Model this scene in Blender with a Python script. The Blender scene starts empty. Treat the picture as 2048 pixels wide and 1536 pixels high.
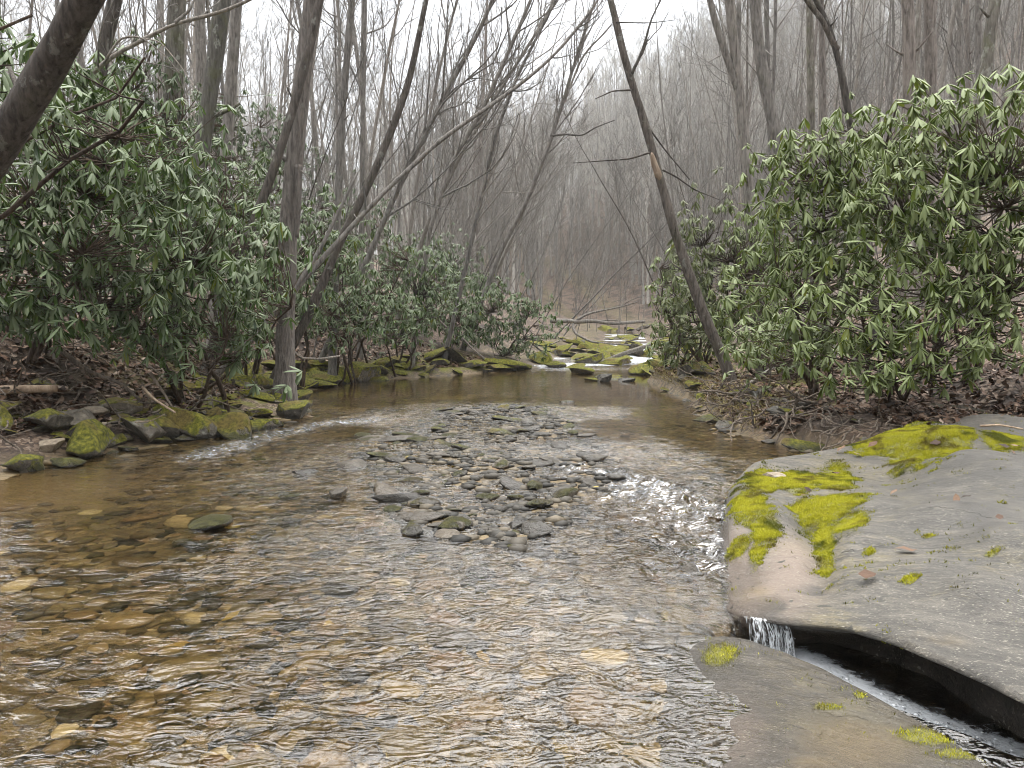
import bpy, bmesh, math, random
import numpy as np
from mathutils import Vector, Matrix

# ------------------------------------------------------------------ camera, sky, sun, exposure
sc = bpy.context.scene
COL = sc.collection
FPX = 1547.0                       # focal length in pixels of the 2048 px wide photograph
CAMH = 1.5
PITCH = math.atan(128.0 / FPX)
cam_data = bpy.data.cameras.new("camera")
cam = bpy.data.objects.new("camera", cam_data)
COL.objects.link(cam)
cam_data.sensor_width = 36.0
cam_data.lens = FPX / 2048.0 * 36.0
cam_data.clip_start = 0.05
cam_data.clip_end = 2000.0
cam.location = (0, 0, CAMH)
cam.rotation_euler = (math.pi / 2 - PITCH, 0, 0)
sc.camera = cam

SUN_EL, SUN_AZ = math.radians(75), math.radians(8)
world = bpy.data.worlds.new("World")
sc.world = world
world.use_nodes = True
wt = world.node_tree
for n_ in list(wt.nodes):
    wt.nodes.remove(n_)
w_out = wt.nodes.new("ShaderNodeOutputWorld")
w_bg = wt.nodes.new("ShaderNodeBackground")
w_sky = wt.nodes.new("ShaderNodeTexSky")
w_sky.sky_type = 'NISHITA'
w_sky.sun_disc = False
w_sky.sun_elevation = SUN_EL
w_sky.sun_rotation = SUN_AZ
w_sky.dust_density = 6.0
w_sky.air_density = 1.0
w_hsv = wt.nodes.new("ShaderNodeHueSaturation")
w_hsv.inputs['Saturation'].default_value = 0.22
w_mix = wt.nodes.new("ShaderNodeMix")
w_mix.data_type = 'RGBA'
w_mix.inputs[0].default_value = 0.75            # the even cloud sheet over the clear sky
w_mix.inputs[7].default_value = (3.3, 3.45, 3.65, 1)
w_bg.inputs['Strength'].default_value = 0.055
wt.links.new(w_sky.outputs[0], w_hsv.inputs['Color'])
wt.links.new(w_hsv.outputs[0], w_mix.inputs[6])
wt.links.new(w_mix.outputs[2], w_bg.inputs['Color'])
wt.links.new(w_bg.outputs[0], w_out.inputs[0])

sun_data = bpy.data.lights.new("sun", 'SUN')
sun_data.energy = 1.5
sun_data.angle = math.radians(100)
sun_data.color = (1.0, 0.985, 0.96)
sun = bpy.data.objects.new("sun", sun_data)
COL.objects.link(sun)
sun.rotation_euler = (math.pi / 2 - SUN_EL, 0, math.pi - SUN_AZ)

sc.view_settings.view_transform = 'Standard'
sc.view_settings.look = 'None'
sc.view_settings.exposure = 2.78
sc.view_settings.gamma = 1.0
sc.view_settings.use_curve_mapping = False
cy = sc.cycles
cy.use_denoising = True
cy.denoiser = 'OPENIMAGEDENOISE'
cy.denoising_input_passes = 'RGB_ALBEDO_NORMAL'
cy.denoising_prefilter = 'ACCURATE'
cy.max_bounces = 7
cy.diffuse_bounces = 3
cy.glossy_bounces = 3
cy.transmission_bounces = 5
cy.transparent_max_bounces = 8
cy.volume_bounces = 1
cy.sample_clamp_indirect = 6.0
cy.use_adaptive_sampling = True
cy.adaptive_threshold = 0.02
cy.caustics_reflective = True
cy.caustics_refractive = True
cy.blur_glossy = 0.3
cy.pixel_filter_type = 'BLACKMAN_HARRIS'
cy.filter_width = 1.0

# ------------------------------------------------------------------ small maths helpers
def pix(px, py):
    u = (px - 1024.0) / FPX
    v = (768.0 - py) / FPX
    c, s = math.cos(PITCH), math.sin(PITCH)
    return np.array([u, c + v * s, -s + v * c])

def at_d(px, py, d):
    """world point seen at that place of the photograph, d metres out"""
    r = pix(px, py)
    return r * (d / r[1]) + np.array([0, 0, CAMH])

def at_h(px, py, h):
    r = pix(px, py)
    return r * ((h - CAMH) / r[2]) + np.array([0, 0, CAMH])

def sstep(a, b, x):
    t = np.clip((np.asarray(x, float) - a) / (b - a), 0, 1)
    return t * t * (3 - 2 * t)

def _hash(i, j, k, seed):
    n = (i.astype(np.int64) * 374761393 + j.astype(np.int64) * 668265263 + k.astype(np.int64) * 2147483647 + seed * 1274126177) & 0xffffffff
    n = ((n ^ (n >> 13)) * 1274126177) & 0xffffffff
    n = ((n ^ (n >> 16)) * 2246822519) & 0xffffffff
    return ((n ^ (n >> 15)) & 0xffffff) / float(0xffffff)

def vnoise(x, y, z=0.0, seed=0):
    x, y, z = np.broadcast_arrays(np.asarray(x, float), np.asarray(y, float), np.asarray(z, float))
    i, j, k = np.floor(x), np.floor(y), np.floor(z)
    f, g, h = x - i, y - j, z - k
    f, g, h = f * f * f * (f * (f * 6 - 15) + 10), g * g * g * (g * (g * 6 - 15) + 10), h * h * h * (h * (h * 6 - 15) + 10)
    i, j, k = i.astype(np.int64), j.astype(np.int64), k.astype(np.int64)
    r = 0
    for a in (0, 1):
        for b in (0, 1):
            for c in (0, 1):
                w = (f if a else 1 - f) * (g if b else 1 - g) * (h if c else 1 - h)
                r = r + w * _hash(i + a, j + b, k + c, seed)
    return r * 2 - 1

def fbm(x, y, z=0.0, oct=4, seed=0, gain=0.5):
    r, a, t = 0, 1.0, 0
    x, y, z = np.asarray(x, float), np.asarray(y, float), np.asarray(z, float)
    for o in range(oct):
        r = r + a * vnoise(x, y, z, seed + o)
        t += a
        a *= gain
        x, y, z = x * 2.03 + 17.1, y * 2.03 - 9.2, z * 2.03 + 3.3
    return r / t

def norm(v):
    return v / np.maximum(np.linalg.norm(v, axis=-1, keepdims=True), 1e-9)

# ------------------------------------------------------------------ mesh helpers
class Geo:
    def __init__(s):
        s.V, s.Q, s.T, s.A, s.n = [], [], [], [], 0
    def add(s, V, Q=None, T=None, a=None):
        V = np.asarray(V, float).reshape(-1, 3)
        s.V.append(V)
        if Q is not None and len(Q): s.Q.append(np.asarray(Q, np.int64).reshape(-1, 4) + s.n)
        if T is not None and len(T): s.T.append(np.asarray(T, np.int64).reshape(-1, 3) + s.n)
        s.A.append(np.broadcast_to(np.asarray(0.0 if a is None else a, float), (len(V),)))
        s.n += len(V)
        return s
    def mesh(s, name, mat, smooth=True, attrs=None):
        V = np.concatenate(s.V) if s.V else np.zeros((0, 3))
        Q = np.concatenate(s.Q) if s.Q else np.zeros((0, 4), np.int64)
        T = np.concatenate(s.T) if s.T else np.zeros((0, 3), np.int64)
        A = {'rnd': np.concatenate(s.A) if s.A else np.zeros(0)}
        A.update(attrs or {})
        return mesh_np(name, V, Q, T, mat, smooth, A)

def mesh_np(name, V, Q, T, mat, smooth=True, attrs=None):
    me = bpy.data.meshes.new(name)
    nq, nt = len(Q), len(T)
    me.vertices.add(len(V))
    me.vertices.foreach_set("co", np.asarray(V, np.float32).ravel())
    me.loops.add(nq * 4 + nt * 3)
    me.polygons.add(nq + nt)
    li = np.concatenate([np.asarray(Q, np.int32).ravel(), np.asarray(T, np.int32).ravel()])
    me.loops.foreach_set("vertex_index", li.astype(np.int32))
    ls = np.concatenate([np.arange(nq) * 4, nq * 4 + np.arange(nt) * 3]).astype(np.int32)
    me.polygons.foreach_set("loop_start", ls)
    if smooth:
        me.polygons.foreach_set("use_smooth", np.ones(nq + nt, bool))
    me.update(calc_edges=True)
    for k, v in (attrs or {}).items():
        at = me.attributes.new(k, 'FLOAT', 'POINT')
        at.data.foreach_set("value", np.asarray(v, np.float32))
    if mat is not None:
        me.materials.append(mat)
    return me

def link(name, data, parent=None, label=None, cat=None, group=None, kind=None, loc=None):
    o = bpy.data.objects.new(name, data)
    COL.objects.link(o)
    if parent is not None: o.parent = parent
    if loc is not None: o.location = tuple(float(c) for c in loc)
    if label: o["label"] = label
    if cat: o["category"] = cat
    if group: o["group"] = group
    if kind: o["kind"] = kind
    return o

def tubes(P, R, k=5, cap=False):
    """P (B,n,3) R (B,n) -> ring-swept tubes for a whole batch of branches"""
    P = np.asarray(P, float); R = np.asarray(R, float)
    if P.ndim == 2: P, R = P[None], R[None]
    B, n, _ = P.shape
    T = np.empty_like(P)
    T[:, 1:-1] = P[:, 2:] - P[:, :-2]
    T[:, 0] = P[:, 1] - P[:, 0]
    T[:, -1] = P[:, -1] - P[:, -2]
    T = norm(T)
    m = norm(P[:, -1] - P[:, 0])
    ref = np.where(np.abs(m[:, 2:3]) > 0.75, np.array([[1.0, 0.13, 0]]), np.array([[0.1, 0, 1.0]]))
    N = norm(np.cross(T, ref[:, None, :]))
    Bn = np.cross(T, N)
    a = np.arange(k) / k * 2 * np.pi
    V = P[:, :, None, :] + R[:, :, None, None] * (np.cos(a)[None, None, :, None] * N[:, :, None, :] + np.sin(a)[None, None, :, None] * Bn[:, :, None, :])
    b = (np.arange(B) * n * k)[:, None, None]
    i = (np.arange(n - 1) * k)[None, :, None]
    j = np.arange(k)[None, None, :]
    j2 = (j + 1) % k
    Q = np.stack(np.broadcast_arrays(b + i + j, b + i + j2, b + i + k + j2, b + i + k + j), -1).reshape(-1, 4)
    Tr = None
    V = V.reshape(-1, 3)
    if cap:
        c0 = len(V)
        V = np.concatenate([V, P[:, -1], P[:, 0]])
        bb = np.arange(B)[:, None] * n * k
        jj = np.arange(k)[None]
        e = bb + (n - 1) * k
        t1 = np.stack(np.broadcast_arrays(e + jj, e + (jj + 1) % k, c0 + np.arange(B)[:, None]), -1).reshape(-1, 3)
        t2 = np.stack(np.broadcast_arrays(bb + (jj + 1) % k, bb + jj, c0 + B + np.arange(B)[:, None]), -1).reshape(-1, 3)
        Tr = np.concatenate([t1, t2])
    return V, Q, Tr

def resample(P, n):
    P = np.asarray(P, float)
    # smooth Catmull-like resampling through cumulative length
    s = np.concatenate([[0], np.cumsum(np.linalg.norm(np.diff(P, axis=0), axis=1))])
    t = np.linspace(0, s[-1], n)
    out = np.stack([np.interp(t, s, P[:, c]) for c in range(3)], 1)
    for _ in range(2):
        out[1:-1] = 0.25 * out[:-2] + 0.5 * out[1:-1] + 0.25 * out[2:]
    return out, t / s[-1]

# ------------------------------------------------------------------ materials
def new_mat(name):
    m = bpy.data.materials.new(name)
    m.use_nodes = True
    nt = m.node_tree
    for n in list(nt.nodes): nt.nodes.remove(n)
    return m, nt

class NB:
    """terse node builder"""
    def __init__(s, nt): s.nt = nt
    def n(s, t, **kw):
        nd = s.nt.nodes.new(t)
        for k, v in kw.items(): setattr(nd, k, v)
        return nd
    def put(s, sock, v):
        if isinstance(v, bpy.types.NodeSocket): s.nt.links.new(v, sock)
        elif v is not None:
            if hasattr(sock.default_value, '__len__') and not hasattr(v, '__len__'): v = (v,) * len(sock.default_value)
            if hasattr(v, '__len__') and len(v) == 3 and len(sock.default_value) == 4: v = (*v, 1)
            sock.default_value = v
    def math(s, op, a, b=None, c=None, clamp=False):
        nd = s.n('ShaderNodeMath', operation=op, use_clamp=clamp)
        for i, v in enumerate((a, b, c)):
            if v is not None: s.put(nd.inputs[i], v)
        return nd.outputs[0]
    def mix(s, f, a, b, blend='MIX'):
        nd = s.n('ShaderNodeMix', data_type='RGBA', blend_type=blend)
        s.put(nd.inputs[0], f); s.put(nd.inputs[6], a); s.put(nd.inputs[7], b)
        return nd.outputs[2]
    def noise(s, vec, scale, detail=4, rough=0.55, dist=0.0, col=False):
        nd = s.n('ShaderNodeTexNoise')
        s.put(nd.inputs['Vector'], vec)
        s.put(nd.inputs['Scale'], scale); s.put(nd.inputs['Detail'], detail)
        s.put(nd.inputs['Roughness'], rough); s.put(nd.inputs['Distortion'], dist)
        return nd.outputs[1 if col else 0]
    def vor(s, vec, scale, feature='F1', out=0, rnd=1.0):
        nd = s.n('ShaderNodeTexVoronoi', feature=feature)
        s.put(nd.inputs['Vector'], vec); s.put(nd.inputs['Scale'], scale)
        s.put(nd.inputs['Randomness'], rnd)
        return nd.outputs[out]
    def ramp(s, fac, stops, interp='LINEAR'):
        nd = s.n('ShaderNodeValToRGB')
        nd.color_ramp.interpolation = interp
        el = nd.color_ramp.elements
        while len(el) < len(stops): el.new(0.5)
        for e, (p, c) in zip(el, stops):
            e.position = p
            e.color = (c, c, c, 1) if not hasattr(c, '__len__') else (*c, 1)
        s.put(nd.inputs[0], fac)
        return nd.outputs[0]
    def step(s, x, a, b):
        nd = s.n('ShaderNodeMapRange', interpolation_type='SMOOTHSTEP')
        s.put(nd.inputs[0], x); s.put(nd.inputs[1], a); s.put(nd.inputs[2], b)
        return nd.outputs[0]
    def attr(s, name):
        return s.n('ShaderNodeAttribute', attribute_name=name).outputs['Fac']
    def scale(s, vec, xyz):
        nd = s.n('ShaderNodeVectorMath', operation='MULTIPLY')
        s.put(nd.inputs[0], vec); s.put(nd.inputs[1], xyz)
        return nd.outputs[0]
    def pos(s): return s.n('ShaderNodeNewGeometry').outputs['Position']
    def obj(s): return s.n('ShaderNodeTexCoord').outputs['Object']
    def nz(s):
        sp = s.n('ShaderNodeSeparateXYZ'); s.put(sp.inputs[0], s.n('ShaderNodeNewGeometry').outputs['Normal'])
        return sp.outputs[2]
    def z(s):
        sp = s.n('ShaderNodeSeparateXYZ'); s.put(sp.inputs[0], s.pos())
        return sp.outputs[2]
    def bump(s, h, strength=0.4, dist=0.02, normal=None):
        nd = s.n('ShaderNodeBump')
        s.put(nd.inputs['Height'], h); s.put(nd.inputs['Strength'], strength); s.put(nd.inputs['Distance'], dist)
        if normal is not None: s.put(nd.inputs['Normal'], normal)
        return nd.outputs[0]
    def out(s, col, rough=0.8, normal=None, spec=0.4, **kw):
        b = s.n('ShaderNodeBsdfPrincipled')
        s.put(b.inputs['Base Color'], col); s.put(b.inputs['Roughness'], rough)
        s.put(b.inputs['Specular IOR Level'], spec)
        if normal is not None: s.put(b.inputs['Normal'], normal)
        for k, v in kw.items(): s.put(b.inputs[k], v)
        o = s.n('ShaderNodeOutputMaterial')
        s.nt.links.new(b.outputs[0], o.inputs[0])
        return b, o

def mat_ground():
    m, nt = new_mat("forest_floor"); b = NB(nt)
    p = b.pos()
    bed, sand = b.attr('bed'), b.attr('sand')
    # leaf litter: small cells in browns
    lc = b.vor(p, 26, out=1); sep = b.n('ShaderNodeSeparateColor'); b.put(sep.inputs[0], lc)
    litter = b.ramp(sep.outputs[0], [(0, (.024, .016, .011)), (.3, (.058, .036, .023)), (.6, (.10, .066, .043)), (.85, (.16, .115, .080)), (1, (.24, .19, .15))])
    soil = b.mix(b.noise(p, 5, 5), (.018, .012, .009), (.05, .034, .024))
    land = b.mix(b.step(b.noise(p, 1.3, 4), .36, .55), soil, litter)
    # stream bed: gravel cells
    gc = b.vor(p, 17, out=1); sg = b.n('ShaderNodeSeparateColor'); b.put(sg.inputs[0], gc)
    gravel = b.ramp(sg.outputs[0], [(0, (.018, .013, .007)), (.3, (.062, .043, .018)), (.6, (.11, .078, .032)), (.85, (.16, .12, .06)), (1, (.13, .075, .03))])
    sandc = b.mix(b.noise(p, 40, 3), (.15, .108, .052), (.21, .155, .08))
    bedc = b.mix(b.math('MAXIMUM', sand, b.step(b.noise(p, .9, 3), .56, .68)), gravel, sandc)
    moss = b.math('MULTIPLY', b.attr('moss'), b.step(b.noise(p, 3.5, 5), .42, .56))
    mossc = b.mix(b.noise(p, 30, 4), (.05, .06, .008), (.17, .16, .02))
    col = b.mix(bed, b.mix(moss, land, mossc), bedc)
    h = b.math('ADD', b.math('MULTIPLY', b.vor(p, 26), .6), b.noise(p, 60, 4))
    b.out(col, b.mix(bed, .85, .6), b.bump(h, .6, .03))
    return m

def mat_rock(name='bank_rock', wetline=True):
    """object colour: R moss amount, G tone, B warm"""
    m, nt = new_mat(name); b = NB(nt)
    p, oi = b.pos(), b.n('ShaderNodeObjectInfo')
    sep = b.n('ShaderNodeSeparateColor'); b.put(sep.inputs[0], oi.outputs['Color'])
    mossA, tone, warm = sep.outputs
    grain = b.noise(p, 14, 6, .62)
    fine = b.noise(p, 90, 3)
    base = b.ramp(grain, [(.28, (.045, .040, .034)), (.5, (.11, .099, .083)), (.72, (.21, .187, .155))])
    base = b.mix(warm, base, b.ramp(grain, [(.28, (.13, .10, .070)), (.5, (.25, .20, .145)), (.72, (.38, .32, .25))]))
    base = b.mix(1.0, base, b.mix(tone, (.34, .34, .33), (1.6, 1.55, 1.45)), 'MULTIPLY')
    base = b.mix(b.math('MULTIPLY', b.step(b.noise(p, 5.5, 4), .60, .70), .5), base, (.34, .34, .29))
    up = b.nz()
    mm = b.math('ADD', b.math('MULTIPLY', b.noise(p, 4.2, 5, .6), 1.1), b.math('MULTIPLY', up, .42))
    mm = b.math('ADD', mm, b.math('MULTIPLY', mossA, .75))
    mm = b.math('ADD', mm, b.math('MULTIPLY', b.math('SUBTRACT', b.noise(p, 16, 4, .6), .5), .55))
    moss = b.math('MULTIPLY', b.step(mm, 1.14, 1.30), b.step(mossA, .02, .1))
    mt = b.noise(p, 22, 5, .65)
    mossc = b.ramp(mt, [(.3, (.034, .040, .006)), (.5, (.13, .132, .012)), (.7, (.30, .275, .03))])
    mossc = b.mix(b.step(b.noise(p, 2.2, 2), .5, .66), mossc, b.ramp(mt, [(.3, (.07, .05, .012)), (.7, (.22, .17, .04))]))
    col = b.mix(moss, base, mossc)
    wet = b.math('SUBTRACT', 1.0, b.step(b.math('ADD', b.z(), b.math('MULTIPLY', b.noise(p, 6, 3), -.10)), .02, .10)) if wetline else 0.0
    col = b.mix(b.math('MULTIPLY', wet, .72) if wetline else 0.0, col, (.018, .016, .012))
    h = b.math('ADD', b.math('MULTIPLY', grain, .8), b.math('ADD', b.math('MULTIPLY', fine, .2), b.math('MULTIPLY', moss, b.math('MULTIPLY', b.noise(p, 140, 2), .8))))
    rough = b.mix(wet, b.mix(moss, .72, .95), .28) if wetline else b.mix(moss, .72, .95)
    b.out(col, rough, b.bump(h, .95, .045))
    return m

def mat_slab():
    m, nt = new_mat("grey_bedrock"); b = NB(nt)
    p = b.pos()
    # bands of the gneiss run along the fall line of the slab
    q = b.n('ShaderNodeMapping'); b.put(q.inputs['Vector'], p); q.inputs['Rotation'].default_value = (0, 0, math.radians(38))
    qs = b.scale(q.outputs[0], (1.0, 4.5, 2.0))
    band = b.noise(qs, 2.6, 7, .68, .8)
    fine = b.noise(p, 95, 4, .75)
    mid = b.noise(b.scale(q.outputs[0], (1.0, 2.6, 1.5)), 14, 5, .7)
    speck = b.noise(b.scale(q.outputs[0], (1.0, 2.6, 1.0)), 52, 2, .5)
    f_ = b.math('ADD', b.math('MULTIPLY', band, .45), b.math('ADD', b.math('MULTIPLY', fine, .30), b.math('MULTIPLY', mid, .25)))
    col = b.ramp(f_, [(.36, (.026, .023, .020)), (.46, (.062, .057, .049)), (.54, (.110, .100, .086)), (.64, (.22, .20, .17))])
    warm = b.step(b.math('ADD', b.noise(p, 1.15, 4, .6), b.math('MULTIPLY', b.math('SUBTRACT', mid, .5), .5)), .50, .68)
    col = b.mix(b.math('MULTIPLY', warm, .45), col, b.mix(fine, (.15, .122, .05), (.32, .27, .13)))
    pink = b.math('MULTIPLY', b.attr('pink'), .55)
    col = b.mix(pink, col, b.mix(fine, (.17, .125, .10), (.38, .30, .25)))
    col = b.mix(b.math('MULTIPLY', b.step(speck, .63, .68), .7), col, (.42, .40, .34))
    col = b.mix(1.0, col, (.72, .70, .66), 'MULTIPLY')
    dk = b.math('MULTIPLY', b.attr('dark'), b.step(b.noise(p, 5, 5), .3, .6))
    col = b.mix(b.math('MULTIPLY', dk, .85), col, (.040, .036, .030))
    col = b.mix(b.step(b.noise(p, 17, 2, .4), .70, .73), col, (.035, .033, .024))
    rust = b.math('MULTIPLY', b.attr('rust'), b.step(b.noise(p, 3, 4), .35, .6))
    col = b.mix(b.math('MULTIPLY', rust, .5), col, b.mix(fine, (.085, .060, .024), (.20, .14, .06)))
    ms = b.math('ADD', b.attr('moss'), b.math('MULTIPLY', b.math('SUBTRACT', b.noise(p, 13, 6, .75), .5), 2.0))
    me_ = b.step(ms, .45, 1.25)
    ms = b.math('MULTIPLY', b.step(ms, .42, .95), .92)
    ck = b.n('ShaderNodeTexVoronoi', feature='DISTANCE_TO_EDGE'); wv = b.n('ShaderNodeVectorMath', operation='ADD'); b.put(wv.inputs[0], b.scale(q.outputs[0], (.35, 1.0, .6))); b.put(wv.inputs[1], b.scale(b.noise(p, 2.5, 4, .6, col=True), (.35, .35, .35))); b.put(ck.inputs['Vector'], wv.outputs[0]); ck.inputs['Scale'].default_value = 1.5
    crack = b.math('MULTIPLY', b.math('SUBTRACT', 1.0, b.step(ck.outputs[0], .001, .007)), b.step(b.noise(p, 1.7, 3), .54, .64))
    col = b.mix(b.math('MULTIPLY', crack, .5), col, (.016, .014, .011))
    col = b.mix(ms, col, b.mix(me_, b.ramp(b.noise(p, 40, 4), [(.3, (.022, .020, .010)), (.7, (.075, .062, .022))]), b.ramp(b.noise(p, 40, 4), [(.3, (.04, .045, .008)), (.7, (.20, .19, .02))])))
    wet = b.math('MAXIMUM', b.attr('wet'), b.math('SUBTRACT', 1.0, b.step(b.math('SUBTRACT', b.z(), b.math('MULTIPLY', b.noise(p, 7, 3), .05)), -.01, .035)))
    col = b.mix(b.math('MULTIPLY', wet, .40), col, (.03, .022, .015))
    h = b.math('ADD', b.math('MULTIPLY', band, .6), b.math('ADD', b.math('MULTIPLY', fine, .34), b.math('MULTIPLY', mid, .45)))
    h = b.math('SUBTRACT', b.math('ADD', h, b.math('MULTIPLY', ms, .3)), b.math('MULTIPLY', crack, .7))
    b.out(col, b.mix(wet, .55, .16), b.bump(h, .8, .03), spec=.5)
    return m

def mat_bark(name, c0, c1, lichen=.35, green=.0, scale=1.0):
    m, nt = new_mat(name); b = NB(nt)
    p = b.pos()
    oi = b.n('ShaderNodeObjectInfo').outputs['Random']
    s = b.scale(p, (9 * scale, 9 * scale, 1.6 * scale))
    off = b.n('ShaderNodeVectorMath', operation='ADD'); b.put(off.inputs[0], s)
    cx = b.n('ShaderNodeCombineXYZ'); b.put(cx.inputs[0], b.math('MULTIPLY', oi, 40)); b.put(off.inputs[1], cx.outputs[0])
    v = off.outputs[0]
    g = b.noise(v, 2.4, 6, .65, .4)
    col = b.ramp(g, [(.30, c0), (.62, c1)])
    col = b.mix(1.0, col, b.mix(oi, (.72, .72, .72), (1.25, 1.22, 1.18)), 'MULTIPLY')
    l1 = b.step(b.noise(b.scale(p, (1, 1, .6)), 7, 5, .65), .58, .66)
    col = b.mix(b.math('MULTIPLY', l1, lichen), col, (.34, .345, .30))
    if green:
        l2 = b.step(b.noise(p, 3.2, 4, .6), .52, .66)
        col = b.mix(b.math('MULTIPLY', l2, green), col, (.10, .11, .035))
    b.out(col, .9, b.bump(b.math('ADD', g, b.math('MULTIPLY', l1, .15)), 1.0, .05), spec=.25)
    return m

def mat_leaf(name, dark, light, under, rough=.33, yellow=.06):
    m, nt = new_mat(name); b = NB(nt)
    r = b.math('FRACT', b.math('ADD', b.attr('rnd'), b.n('ShaderNodeObjectInfo').outputs['Random']))
    yl = b.attr('yel')
    col = b.mix(r, dark, light)
    wn = b.n('ShaderNodeTexWhiteNoise', noise_dimensions='1D'); b.put(wn.inputs['W'], b.math('MULTIPLY', r, 91.7))
    col = b.mix(b.math('MULTIPLY', b.math('GREATER_THAN', wn.outputs[0], 1 - yellow), .8), col, (.20, .22, .035))
    col = b.mix(yl, col, (.17, .20, .03))
    back = b.n('ShaderNodeNewGeometry').outputs['Backfacing']
    col = b.mix(back, col, under)
    bs, o = b.out(col, b.mix(back, rough, .6), None, spec=.65)
    tr = b.n('ShaderNodeBsdfTranslucent'); b.put(tr.inputs['Color'], b.mix(.5, col, (.12, .17, .02)))
    mx = b.n('ShaderNodeMixShader'); mx.inputs[0].default_value = .14
    nt.links.new(bs.outputs[0], mx.inputs[1]); nt.links.new(tr.outputs[0], mx.inputs[2])
    nt.links.new(mx.outputs[0], o.inputs[0])
    return m

def mat_random(name, stops, rough=.8, spec=.3, bumpscale=60):
    m, nt = new_mat(name); b = NB(nt)
    r = b.math('FRACT', b.math('ADD', b.attr('rnd'), b.n('ShaderNodeObjectInfo').outputs['Random']))
    col = b.ramp(r, stops)
    nz = b.noise(b.pos(), bumpscale, 4)
    col = b.mix(1.0, col, b.mix(nz, (.5, .5, .5), (1.5, 1.5, 1.5)), 'MULTIPLY')
    b.out(col, rough, b.bump(nz, .4, .01), spec=spec)
    return m

def mat_moss():
    m, nt = new_mat("bright_moss"); b = NB(nt)
    r = b.attr('rnd')
    n1 = b.noise(b.pos(), 4.5, 4, .6)
    col = b.ramp(r, [(0, (.11, .115, .008)), (.5, (.32, .32, .018)), (1, (.52, .49, .05))])
    col = b.mix(b.step(n1, .50, .66), col, b.ramp(r, [(0, (.045, .045, .008)), (1, (.20, .165, .035))]))
    col = b.mix(b.step(b.noise(b.pos(), 2.1, 3, .6), .54, .66), col, b.ramp(r, [(0, (.035, .045, .006)), (1, (.13, .14, .02))]))
    b.out(col, .85, None, spec=.15)
    return m

def mat_water():
    m, nt = new_mat("clear_stream_water"); b = NB(nt)
    p = b.pos()
    rough, foam = b.attr('rough'), b.attr('foam')
    fl = b.attr('chute')
    w1 = b.n('ShaderNodeMapping'); b.put(w1.inputs['Vector'], p); w1.inputs['Rotation'].default_value = (0, 0, math.radians(-28)); w1.inputs['Scale'].default_value = (1, 2.1, 1)
    n1 = b.noise(w1.outputs[0], 4.6, 2, .45, 1.6)
    w3 = b.n('ShaderNodeMapping'); b.put(w3.inputs['Vector'], p); w3.inputs['Rotation'].default_value = (0, 0, math.radians(18)); w3.inputs['Scale'].default_value = (1, 1.7, 1)
    n2 = b.noise(w3.outputs[0], 11, 2, .5, 1.2)
    n3 = b.noise(p, 30, 2, .5, .6)
    # ridged trains give the sharp crest lines of shallow running water
    rd = b.math('SUBTRACT', 1.0, b.math('MULTIPLY', b.math('ABSOLUTE', b.math('SUBTRACT', n1, .5)), 4.0))
    r2 = b.math('SUBTRACT', 1.0, b.math('MULTIPLY', b.math('ABSOLUTE', b.math('SUBTRACT', n2, .5)), 4.0))
    h = b.math('ADD', b.math('MULTIPLY', rd, .85), b.math('ADD', b.math('MULTIPLY', r2, .26), b.math('MULTIPLY', n3, .08)))
    # streaks drawn out along the flow into the chute
    w2 = b.n('ShaderNodeMapping'); b.put(w2.inputs['Vector'], p); w2.inputs['Rotation'].default_value = (0, 0, math.radians(42)); w2.inputs['Scale'].default_value = (1.2, 9.0, 1)
    n4 = b.noise(w2.outputs[0], 4.0, 4, .6, .5)
    h = b.math('ADD', b.math('MULTIPLY', h, b.math('SUBTRACT', 1.0, b.math('MULTIPLY', fl, .65))), b.math('MULTIPLY', b.math('MULTIPLY', n4, fl), 1.3))
    bm = b.n('ShaderNodeBump'); b.put(bm.inputs['Height'], h); b.put(bm.inputs['Strength'], rough); bm.inputs['Distance'].default_value = .037
    bl = b.n('ShaderNodeBump'); b.put(bl.inputs['Height'], h); b.put(bl.inputs['Strength'], b.math('MULTIPLY', rough, .24)); bl.inputs['Distance'].default_value = .075
    rf = b.n('ShaderNodeBsdfRefraction'); rf.inputs['IOR'].default_value = 1.30; rf.inputs['Roughness'].default_value = 0.0
    rf.inputs['Color'].default_value = (.96, .89, .72, 1); b.put(rf.inputs['Normal'], bl.outputs[0])
    gl = b.n('ShaderNodeBsdfAnisotropic'); gl.inputs['Roughness'].default_value = .015; gl.inputs['Color'].default_value = (1, 1, 1, 1)
    b.put(gl.inputs['Normal'], bm.outputs[0])
    fr = b.n('ShaderNodeFresnel'); fr.inputs['IOR'].default_value = 1.66; b.put(fr.inputs['Normal'], bm.outputs[0])
    g = b.n('ShaderNodeMixShader'); b.put(g.inputs[0], fr.outputs[0]); nt.links.new(rf.outputs[0], g.inputs[1]); nt.links.new(gl.outputs[0], g.inputs[2])
    d = b.n('ShaderNodeBsdfPrincipled'); b.put(d.inputs['Base Color'], (.80, .83, .86)); b.put(d.inputs['Roughness'], .35)
    fb = b.n('ShaderNodeBump'); b.put(fb.inputs['Height'], b.noise(p, 45, 5, .7)); fb.inputs['Strength'].default_value = .9; fb.inputs['Distance'].default_value = .03
    b.put(d.inputs['Normal'], fb.outputs[0])
    fn = b.math('ADD', foam, b.math('MULTIPLY', b.math('SUBTRACT', b.noise(b.scale(p, (1, 1.4, 1)), 20, 5, .7, .8), .5), 2.0))
    ff = b.math('MULTIPLY', b.step(fn, .38, 1.15), .85)
    mx = b.n('ShaderNodeMixShader'); b.put(mx.inputs[0], ff)
    nt.links.new(g.outputs[0], mx.inputs[1]); nt.links.new(d.outputs[0], mx.inputs[2])
    o = b.n('ShaderNodeOutputMaterial'); nt.links.new(mx.outputs[0], o.inputs[0])
    return m

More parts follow.
